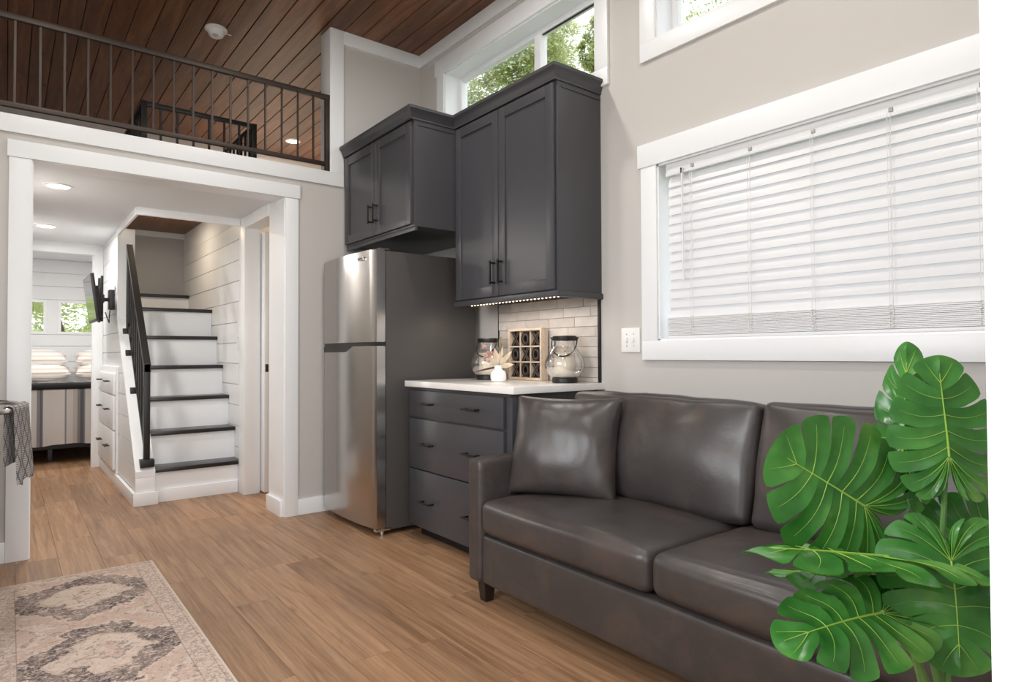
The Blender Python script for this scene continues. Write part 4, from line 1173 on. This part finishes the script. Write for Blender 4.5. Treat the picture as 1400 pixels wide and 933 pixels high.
    L.new(col, mw.inputs[6]); L.new(mixc(wa, (.8, .8, .8, 1), (1.04, 1.04, 1.04, 1)), mw.inputs[7])
    L.new(mw.outputs[2], b.inputs['Base Color']); b.inputs['Roughness'].default_value = .95; b.inputs['Specular IOR Level'].default_value = .1
    return mt
RX0, RX1, RYA, RYB = -.05, .603, .95, 3.79
RUGW, RUGL = RX1-RX0, RYB-RYA
mb = MB(); mb.box(RX0, RX1, RYA, RYB, .0005, .008, .003, 2)
tag(mb.build('runner_rug', rug_mat()), 'faded beige and charcoal patterned runner rug on the wood floor', 'rug')

# ------------------------------------------------------------------ kitchen range with towel
rg = thing('kitchen_range', 'stainless kitchen range whose curved oven handle carries a towel', 'range', (-.42, 3.35, 0))
B('body', XL+.01, -.05, 2.97, 3.73, .06, .905, M_STEEL, rg, .004)
B('oven_door', -.05, -.022, 2.98, 3.72, .20, .84, M_STEEL, rg, .006)
B('oven_window', -.0225, -.019, 3.10, 3.60, .36, .66, M_SCREEN, rg)
B('cooktop', XL+.01, -.035, 2.968, 3.732, .905, .925, M_BLACK, rg, .004)
B('drawer', -.05, -.024, 2.98, 3.72, .065, .19, M_STEEL, rg, .006)
B('control_panel', XL+.01, XL+.07, 2.97, 3.73, .925, 1.08, M_STEEL, rg, .004)
for k in range(5): MB().cyl((XL+.07, 3.06+k*.145, 1.01), (XL+.09, 3.06+k*.145, 1.01), .016, seg=16).build('knob', M_BLACK, rg)
hp = []
for k in range(21):
    u = k/20; hp.append((-.03+.088*math.sin(math.pi*u)**.8, 3.0+.66*u, .872))
MB().tube(hp, .011, 10).build('oven_handle', M_CHROME, rg)
for (x, y) in ((-.12, 3.03), (-.12, 3.67), (XL+.1, 3.03), (XL+.1, 3.67)): MB().cyl((x, y, 0), (x, y, .06), .018, seg=10).build('foot', M_BLACK, rg)
# towel
mt, nt, b = newmat('grey_diamond_towel'); L = nt.links
tc = N(nt, 'ShaderNodeTexCoord'); mp = N(nt, 'ShaderNodeMapping'); L.new(tc.outputs['Object'], mp.inputs[0])
sp = N(nt, 'ShaderNodeSeparateXYZ'); L.new(mp.outputs[0], sp.inputs[0])
def _m(op, a, b_=None):
    n = N(nt, 'ShaderNodeMath', operation=op)
    for i, v in enumerate((a, b_)):
        if v is None: continue
        if isinstance(v, (int, float)): n.inputs[i].default_value = v
        else: L.new(v, n.inputs[i])
    return n.outputs[0]
p1 = _m('PINGPONG', _m('ADD', _m('ADD', sp.outputs[0], sp.outputs[1]), _m('MULTIPLY', sp.outputs[2], .7)), .03)
p2 = _m('PINGPONG', _m('SUBTRACT', _m('ADD', sp.outputs[0], sp.outputs[1]), _m('MULTIPLY', sp.outputs[2], .7)), .03)
dm = _m('LESS_THAN', _m('MINIMUM', p1, p2), .005)
st_ = _m('LESS_THAN', _m('FRACT', _m('MULTIPLY', sp.outputs[2], 120)), .35)
c1 = N(nt, 'ShaderNodeMix', data_type='RGBA'); c1.inputs[6].default_value = srgb(226, 222, 220); c1.inputs[7].default_value = srgb(168, 166, 168); L.new(st_, c1.inputs[0])
c2 = N(nt, 'ShaderNodeMix', data_type='RGBA'); c2.inputs[7].default_value = srgb(134, 135, 140); L.new(dm, c2.inputs[0]); L.new(c1.outputs[2], c2.inputs[6]); L.new(c2.outputs[2], b.inputs['Base Color']); b.inputs['Roughness'].default_value = .95
M_TOWEL = mt
mb = MB(); vv, ff = [], []; NU, NV = 28, 30
for i in range(NU+1):
    u = i/NU; y = 3.07+.30*u
    xh = -.03+.088*math.sin(math.pi*(y-3.0)/.66)**.8
    for j in range(NV+1):
        v = j/NV       # back hem -> over the bar -> front hem
        wave = math.sin(u*17)*.008
        if v < .3:
            q = v/.3; x = xh-.014+wave*.3*(1-q); zz = .66+(.885-.66)*q
        elif v < .36:
            q = (v-.3)/.06; x = xh-.014+.029*q; zz = .885+.004*math.sin(math.pi*q)
        else:
            q = (v-.36)/.64; x = xh+.015+.012*q+wave*q; zz = .885-.295*q-.01*math.sin(u*11)*q
        vv.append((x, y, zz))
for i in range(NU):
    for j in range(NV): ff.append((i*(NV+1)+j, (i+1)*(NV+1)+j, (i+1)*(NV+1)+j+1, i*(NV+1)+j+1))
mb.add(vv, ff); bmesh.ops.solidify(mb.bm, geom=mb.bm.faces[:], thickness=.004)
tag(mb.build('kitchen_towel', M_TOWEL, None, 60), 'grey and white diamond patterned towel draped over the oven handle', 'towel')

# ------------------------------------------------------------------ monstera plant
def leafmat():
    mt, nt, b = newmat('monstera_leaf'); L = nt.links
    tc = N(nt, 'ShaderNodeTexCoord'); nz = N(nt, 'ShaderNodeTexNoise', Scale=9.0, Detail=4.0); L.new(tc.outputs['Object'], nz.inputs['Vector'])
    rp = ramp(nt, [(.3, srgb(44, 108, 44)), (.52, srgb(78, 146, 64)), (.75, srgb(138, 182, 94))]); L.new(nz.outputs[0], rp.inputs[0]); L.new(rp.outputs[0], b.inputs['Base Color'])
    b.inputs['Roughness'].default_value = .24; b.inputs['Specular IOR Level'].default_value = .55
    n2 = N(nt, 'ShaderNodeTexNoise', Scale=30.0, Detail=2.0); L.new(tc.outputs['Object'], n2.inputs['Vector'])
    bp = N(nt, 'ShaderNodeBump', Strength=.15, Distance=.006); L.new(n2.outputs[0], bp.inputs['Height']); L.new(bp.outputs[0], b.inputs['Normal'])
    t = N(nt, 'ShaderNodeBsdfTranslucent'); t.inputs[0].default_value = srgb(120, 190, 50)
    ms = N(nt, 'ShaderNodeMixShader'); ms.inputs[0].default_value = .18
    L.new(b.outputs[0], ms.inputs[1]); L.new(t.outputs[0], ms.inputs[2]); L.new(ms.outputs[0], nt.nodes['Material Output'].inputs[0])
    return mt
M_LEAF = leafmat()
M_VEIN = mat('yellow_green_vein', srgb(160, 200, 84), .45)
M_STEM = mat('pale_green_stem', srgb(108, 152, 84), .5, var=.2, vscale=20)
OUT = [(0, 1.0), (14, .97), (30, .90), (48, .82), (66, .76), (84, .71), (102, .67), (120, .62), (138, .56), (154, .47), (166, .34), (175, .16)]
def rout(phi):
    for (a, ra), (b_, rb_) in zip(OUT, OUT[1:]):
        if phi <= b_: return ra+(rb_-ra)*(phi-a)/(b_-a)
    return OUT[-1][1]
LOBES = [0, .13, .25, .37, .49, .61, .74, .86, 1.0]
def leaf_pt(a, t, side):
    phi = a*175; r = rout(phi)
    E_ = Vector((side*r*math.sin(R(phi)), r*math.cos(R(phi))))
    sm = max(0.0, .80*(1-a/.62)) if a < .62 else 0
    if a < .02: sm = .8
    Mr = Vector((0, sm))
    p = Mr.lerp(E_, t)
    bend = .10*math.sin(math.pi*t)*min(1, a*4)
    p.y += -bend*.55 + 0.0
    return p
def leaf_mesh(fold, droop, wave, seed, cut=.5, gapw=.045):
    rnd = random.Random(seed)
    V, Fc = [], []
    def z_of(p, t, a, k):
        return -droop*p.y*abs(p.y)*.9 - fold*(abs(p.x)**1.35) + wave*math.sin(p.x*6+p.y*5+seed)*(.3+t) + .025*t*math.sin(k*2.3+seed)
    for side in (-1, 1):
        for k, (a0, a1) in enumerate(zip(LOBES, LOBES[1:])):
            cutk = cut+rnd.uniform(-.12, .14); gk = gapw*rnd.uniform(.75, 1.25)
            na, ntt = 6, 10; base = len(V)
            for i in range(na+1):
                for j in range(ntt+1):
                    t = j/ntt; u = i/na
                    g = 0 if t < cutk else gk*min(1, ((t-cutk)/.10))**.6
                    if t > .88: g += .055*((t-.88)/.12)**2
                    lo_ = g if k > 0 else 0; hi_ = g*(1 if k < len(LOBES)-2 else .3)
                    uu = lo_+(1-lo_-hi_)*u
                    a = a0+(a1-a0)*uu
                    p = leaf_pt(a, t*(1-.035*abs(2*u-1)**3*(t > .5)), side)
                    V.append(Vector((p.x, p.y, z_of(p, t, a, k)+.030*(math.sin(math.pi*u)-.6)*math.sin(math.pi*min(1, t*1.05))*(-1))))
            for i in range(na):
                for j in range(ntt):
                    q = (base+i*(ntt+1)+j, base+(i+1)*(ntt+1)+j, base+(i+1)*(ntt+1)+j+1, base+i*(ntt+1)+j+1)
                    Fc.append(q if side > 0 else q[::-1])
    veins = []
    mid = []
    for j in range(15):
        y = -.0+.93*j/14; mid.append(Vector((0, y, z_of(Vector((0, y)), 0, 0, 0)+.004)))
    veins.append((mid, [.0105*(1-.8*j/14) for j in range(15)]))
    for side in (-1, 1):
        for k, (a0, a1) in enumerate(zip(LOBES, LOBES[1:])):
            a = (a0+a1)/2; pts = []
            for j in range(9):
                t = .86*j/8; p = leaf_pt(a, t, side); pts.append(Vector((p.x, p.y, z_of(p, t, a, k)+.003)))
            veins.append((pts, [.0042*(1-.8*j/8) for j in range(9)]))
    return V, Fc, veins
plant = thing('monstera_plant', 'tall green artificial monstera plant in a woven basket in front of the sofa', 'plant', (1.30, .44, 0))
PC = Vector((1.30, .42, .42))
def place_leaf(base, tip, nrm_hint, seed, fold=.18, droop=.12, wave=.02, wid=1.0, cut=.5, petiole=True, gap=.045):
    Bp, Tp = Vector(base), Vector(tip)
    yv = (Tp-Bp); s_ = yv.length; yv = yv/s_
    zv = Vector(nrm_hint); zv = (zv-yv*zv.dot(yv)).normalized(); xv = yv.cross(zv)
    V, Fc, veins = leaf_mesh(fold, droop, wave, seed, cut, gap)
    f_ = lambda p: Bp + xv*(p.x*s_*wid) + yv*(p.y*s_) + zv*(p.z*s_)
    mb = MB(); mb.add([f_(p) for p in V], Fc)
    mb.add([f_(p)-zv*.0012 for p in V], [q[::-1] for q in Fc])
    lf = mb.build('leaf', M_LEAF, plant, 70)
    mb = MB()
    for pts, rr in veins: mb.tube([f_(p) for p in pts], [r_*s_ for r_ in rr], 5)
    mb.build('veins', M_VEIN, lf, 60)
    if petiole:
        P0 = PC+Vector((random.uniform(-.02, .02), random.uniform(-.02, .02), 0)); P1 = P0.lerp(Bp, .5)+Vector((0, 0, .06)); pts = []
        P2 = Bp - yv*.02 - zv*.012
        for k in range(13):
            t = k/12; pts.append(P0*(1-t)**2+P1*2*t*(1-t)+P2*t*t)
        pts.append(Bp)
        MB().tube(pts, [.0068-.0028*k/13 for k in range(14)], 8).build('petiole', M_STEM, plant)
TOC = -FW
# big heart-shaped leaf facing the camera
place_leaf(at(1181, 692, 1.12), at(1056, 612, 1.10), TOC*1.0+UP*.25, 1, .10, .05, .018, .98)
# upright leaf at the right
place_leaf(at(1297, 624, 1.10), at(1286, 484, 1.13), TOC*1.0+UP*.12-RT*.1, 2, .14, .08, .02, .72)
# upright leaf seen nearly edge-on
place_leaf(at(1234, 626, 1.16), at(1240, 466, 1.20), TOC*.75-RT*.65, 3, .22, .05, .03, .36)
# flat leaf reaching left over the sofa
place_leaf(at(1225, 762, 1.08), at(1018, 742, 1.06), UP*1.0-TOC*.14, 4, .10, .05, .02, .72)
# lighter leaf just beneath it
place_leaf(at(1205, 800, 1.15), at(1045, 775, 1.22), UP*1.0-TOC*.10, 5, .12, .02, .03, .7, .3)
# low leaf
place_leaf(at(1206, 838, 1.04), at(1068, 868, .98), TOC*.55+UP*.85, 6, .12, .12, .03, .62)
# drooping leaf at the right
place_leaf(at(1300, 768, 1.04), at(1322, 930, .98), TOC*.85+UP*.5-RT*.2, 7, .16, .14, .03, .88)
place_leaf(at(1300, 760, 1.16), at(1400, 700, 1.15), TOC*.9+UP*.3, 8, .14, .1, .03, .9)
# trunk and basket
MB().tube([(1.30, .42, .26), (1.302, .422, .34), (1.30, .42, .44)], [.016, .014, .009], 10).build('trunk', mat('brown_stalk', srgb(120, 96, 62), .8, var=.2), plant)
M_BASK = mat('seagrass_basket', srgb(156, 126, 88), .85, var=.25, vscale=40, bump=.5, bscale=70)
prof = []
for k in range(19):
    z = .0+.27*k/18; r = .115+.02*math.sin(math.pi*k/18)+.004*(k % 2); prof.append((r, z))
MB().lathe(prof+[(.108, .27), (.106, .23), (.001, .225)], (1.30, .42, .0), 36).build('basket', M_BASK, plant)
MB().lathe([(.104, .22), (.104, .262), (.001, .268)], (1.30, .42, 0), 30).build('moss', mat('dark_moss', srgb(60, 66, 40), .95, bump=.8, bscale=60), plant)
# swing tag
mb = MB(); tg = at(1252, 592, 1.18)
Mg = Matrix.Translation(tg) @ Matrix((TOC.cross(UP).normalized()*.45+TOC*.6, TOC, UP)).transposed().to_4x4()
mb.box(-.012, .012, -.0008, .0008, -.055, .05, M=Mg); tgo = mb.build('swing_tag', mat('black_card', srgb(30, 27, 26), .5), plant); tag(tgo, 'black and white swing tag')
mb = MB(); mb.box(-.008, .008, -.0016, -.0008, -.012, .024, M=Mg); mb.build('tag_label', M_WHITEP, tgo)

# ------------------------------------------------------------------ outdoors
gm = mat('grass_ground', srgb(140, 146, 118), .95, var=.3, vscale=2)
g = B('ground', -40, 60, -30, 60, -.9, -.85, gm); tag(g, 'grassy ground outside the windows', 'ground', kind='structure')
def foliage_mat(name, c0, c1):
    mt, nt, b = newmat(name); L = nt.links
    tc = N(nt, 'ShaderNodeTexCoord'); nz = N(nt, 'ShaderNodeTexNoise', Scale=1.4, Detail=3.0); L.new(tc.outputs['Object'], nz.inputs['Vector'])
    rp = ramp(nt, [(.35, c0), (.65, c1)]); L.new(nz.outputs[0], rp.inputs[0]); L.new(rp.outputs[0], b.inputs['Base Color']); b.inputs['Roughness'].default_value = .7
    t = N(nt, 'ShaderNodeBsdfTranslucent'); L.new(rp.outputs[0], t.inputs[0]); ms = N(nt, 'ShaderNodeMixShader'); ms.inputs[0].default_value = .4
    L.new(b.outputs[0], ms.inputs[1]); L.new(t.outputs[0], ms.inputs[2]); L.new(ms.outputs[0], nt.nodes['Material Output'].inputs[0]); return mt
M_FOL = foliage_mat('sunlit_foliage', srgb(178, 194, 134), srgb(226, 230, 180)); M_BARK = mat('bark', srgb(96, 78, 60), .9, var=.3)
def tree(x, y, h, r, seed, lb, nleaf=15000):
    rnd = random.Random(seed); t = thing('tree', lb, 'tree', (x, y, -.85), 'trees outside the windows')
    MB().tube([(x, y, -.85), (x+.1, y, h*.3), (x-.05, y+.1, h*.5)], [.2, .12, .04], 8).build('trunk', M_BARK, t)
    blobs = []
    for k in range(64):
        a = rnd.uniform(0, 6.283); e = rnd.uniform(-1, 1); q = r*rnd.uniform(.35, .95)
        blobs.append((Vector((x+q*math.cos(a)*math.sqrt(1-e*e), y+q*math.sin(a)*math.sqrt(1-e*e), h*.62+e*r*.95)), rnd.uniform(.22, .42)*r*.75))
    verts, faces = [], []
    for k in range(nleaf):
        c, br_ = rnd.choice(blobs)
        dv = Vector((rnd.gauss(0, 1), rnd.gauss(0, 1), rnd.gauss(0, 1))).normalized()*br_*rnd.uniform(.4, 1)
        p = c+dv; s_ = rnd.uniform(.035, .08)
        a = Vector((rnd.gauss(0, 1), rnd.gauss(0, 1), rnd.gauss(0, .6))).normalized(); b_ = a.orthogonal().normalized()
        i = len(verts); verts += [p-a*s_, p+b_*s_*.5, p+a*s_, p-b_*s_*.5]; faces.append((i, i+1, i+2, i+3))
    me = bpy.data.meshes.new('crown'); me.from_pydata([v-Vector((x, y, -.85)) for v in verts], [], faces); me.materials.append(M_FOL)
    o = bpy.data.objects.new('crown', me); COL.objects.link(o); o.parent = t; o['kind'] = 'stuff'
def tree_at(px, py, t, r, seed, lb, n=15000):
    p = at(px, py, t); tree(p.x, p.y, p.z/.62, r, seed, lb, n)
tree_at(660, 110, 14, 2.2, 1, 'leafy green tree outside, seen through the left clerestory pane', 34000)
tree_at(748, 66, 20, 1.2, 2, 'leafy green tree outside, seen at the clerestory mullion', 12000)
tree_at(826, 62, 16, .7, 3, 'leafy green tree outside, beyond the right clerestory pane', 8000)
tree_at(968, 4, 12, 2.2, 4, 'leafy green tree outside, seen through the window above the sofa', 26000)
tree(.9, 17.0, 4.0, 1.9, 5, 'leafy green tree filling the bedroom windows', 30000)
tree(-2.2, 24.0, 5.6, 2.2, 6, 'leafy green tree far behind the bedroom windows')
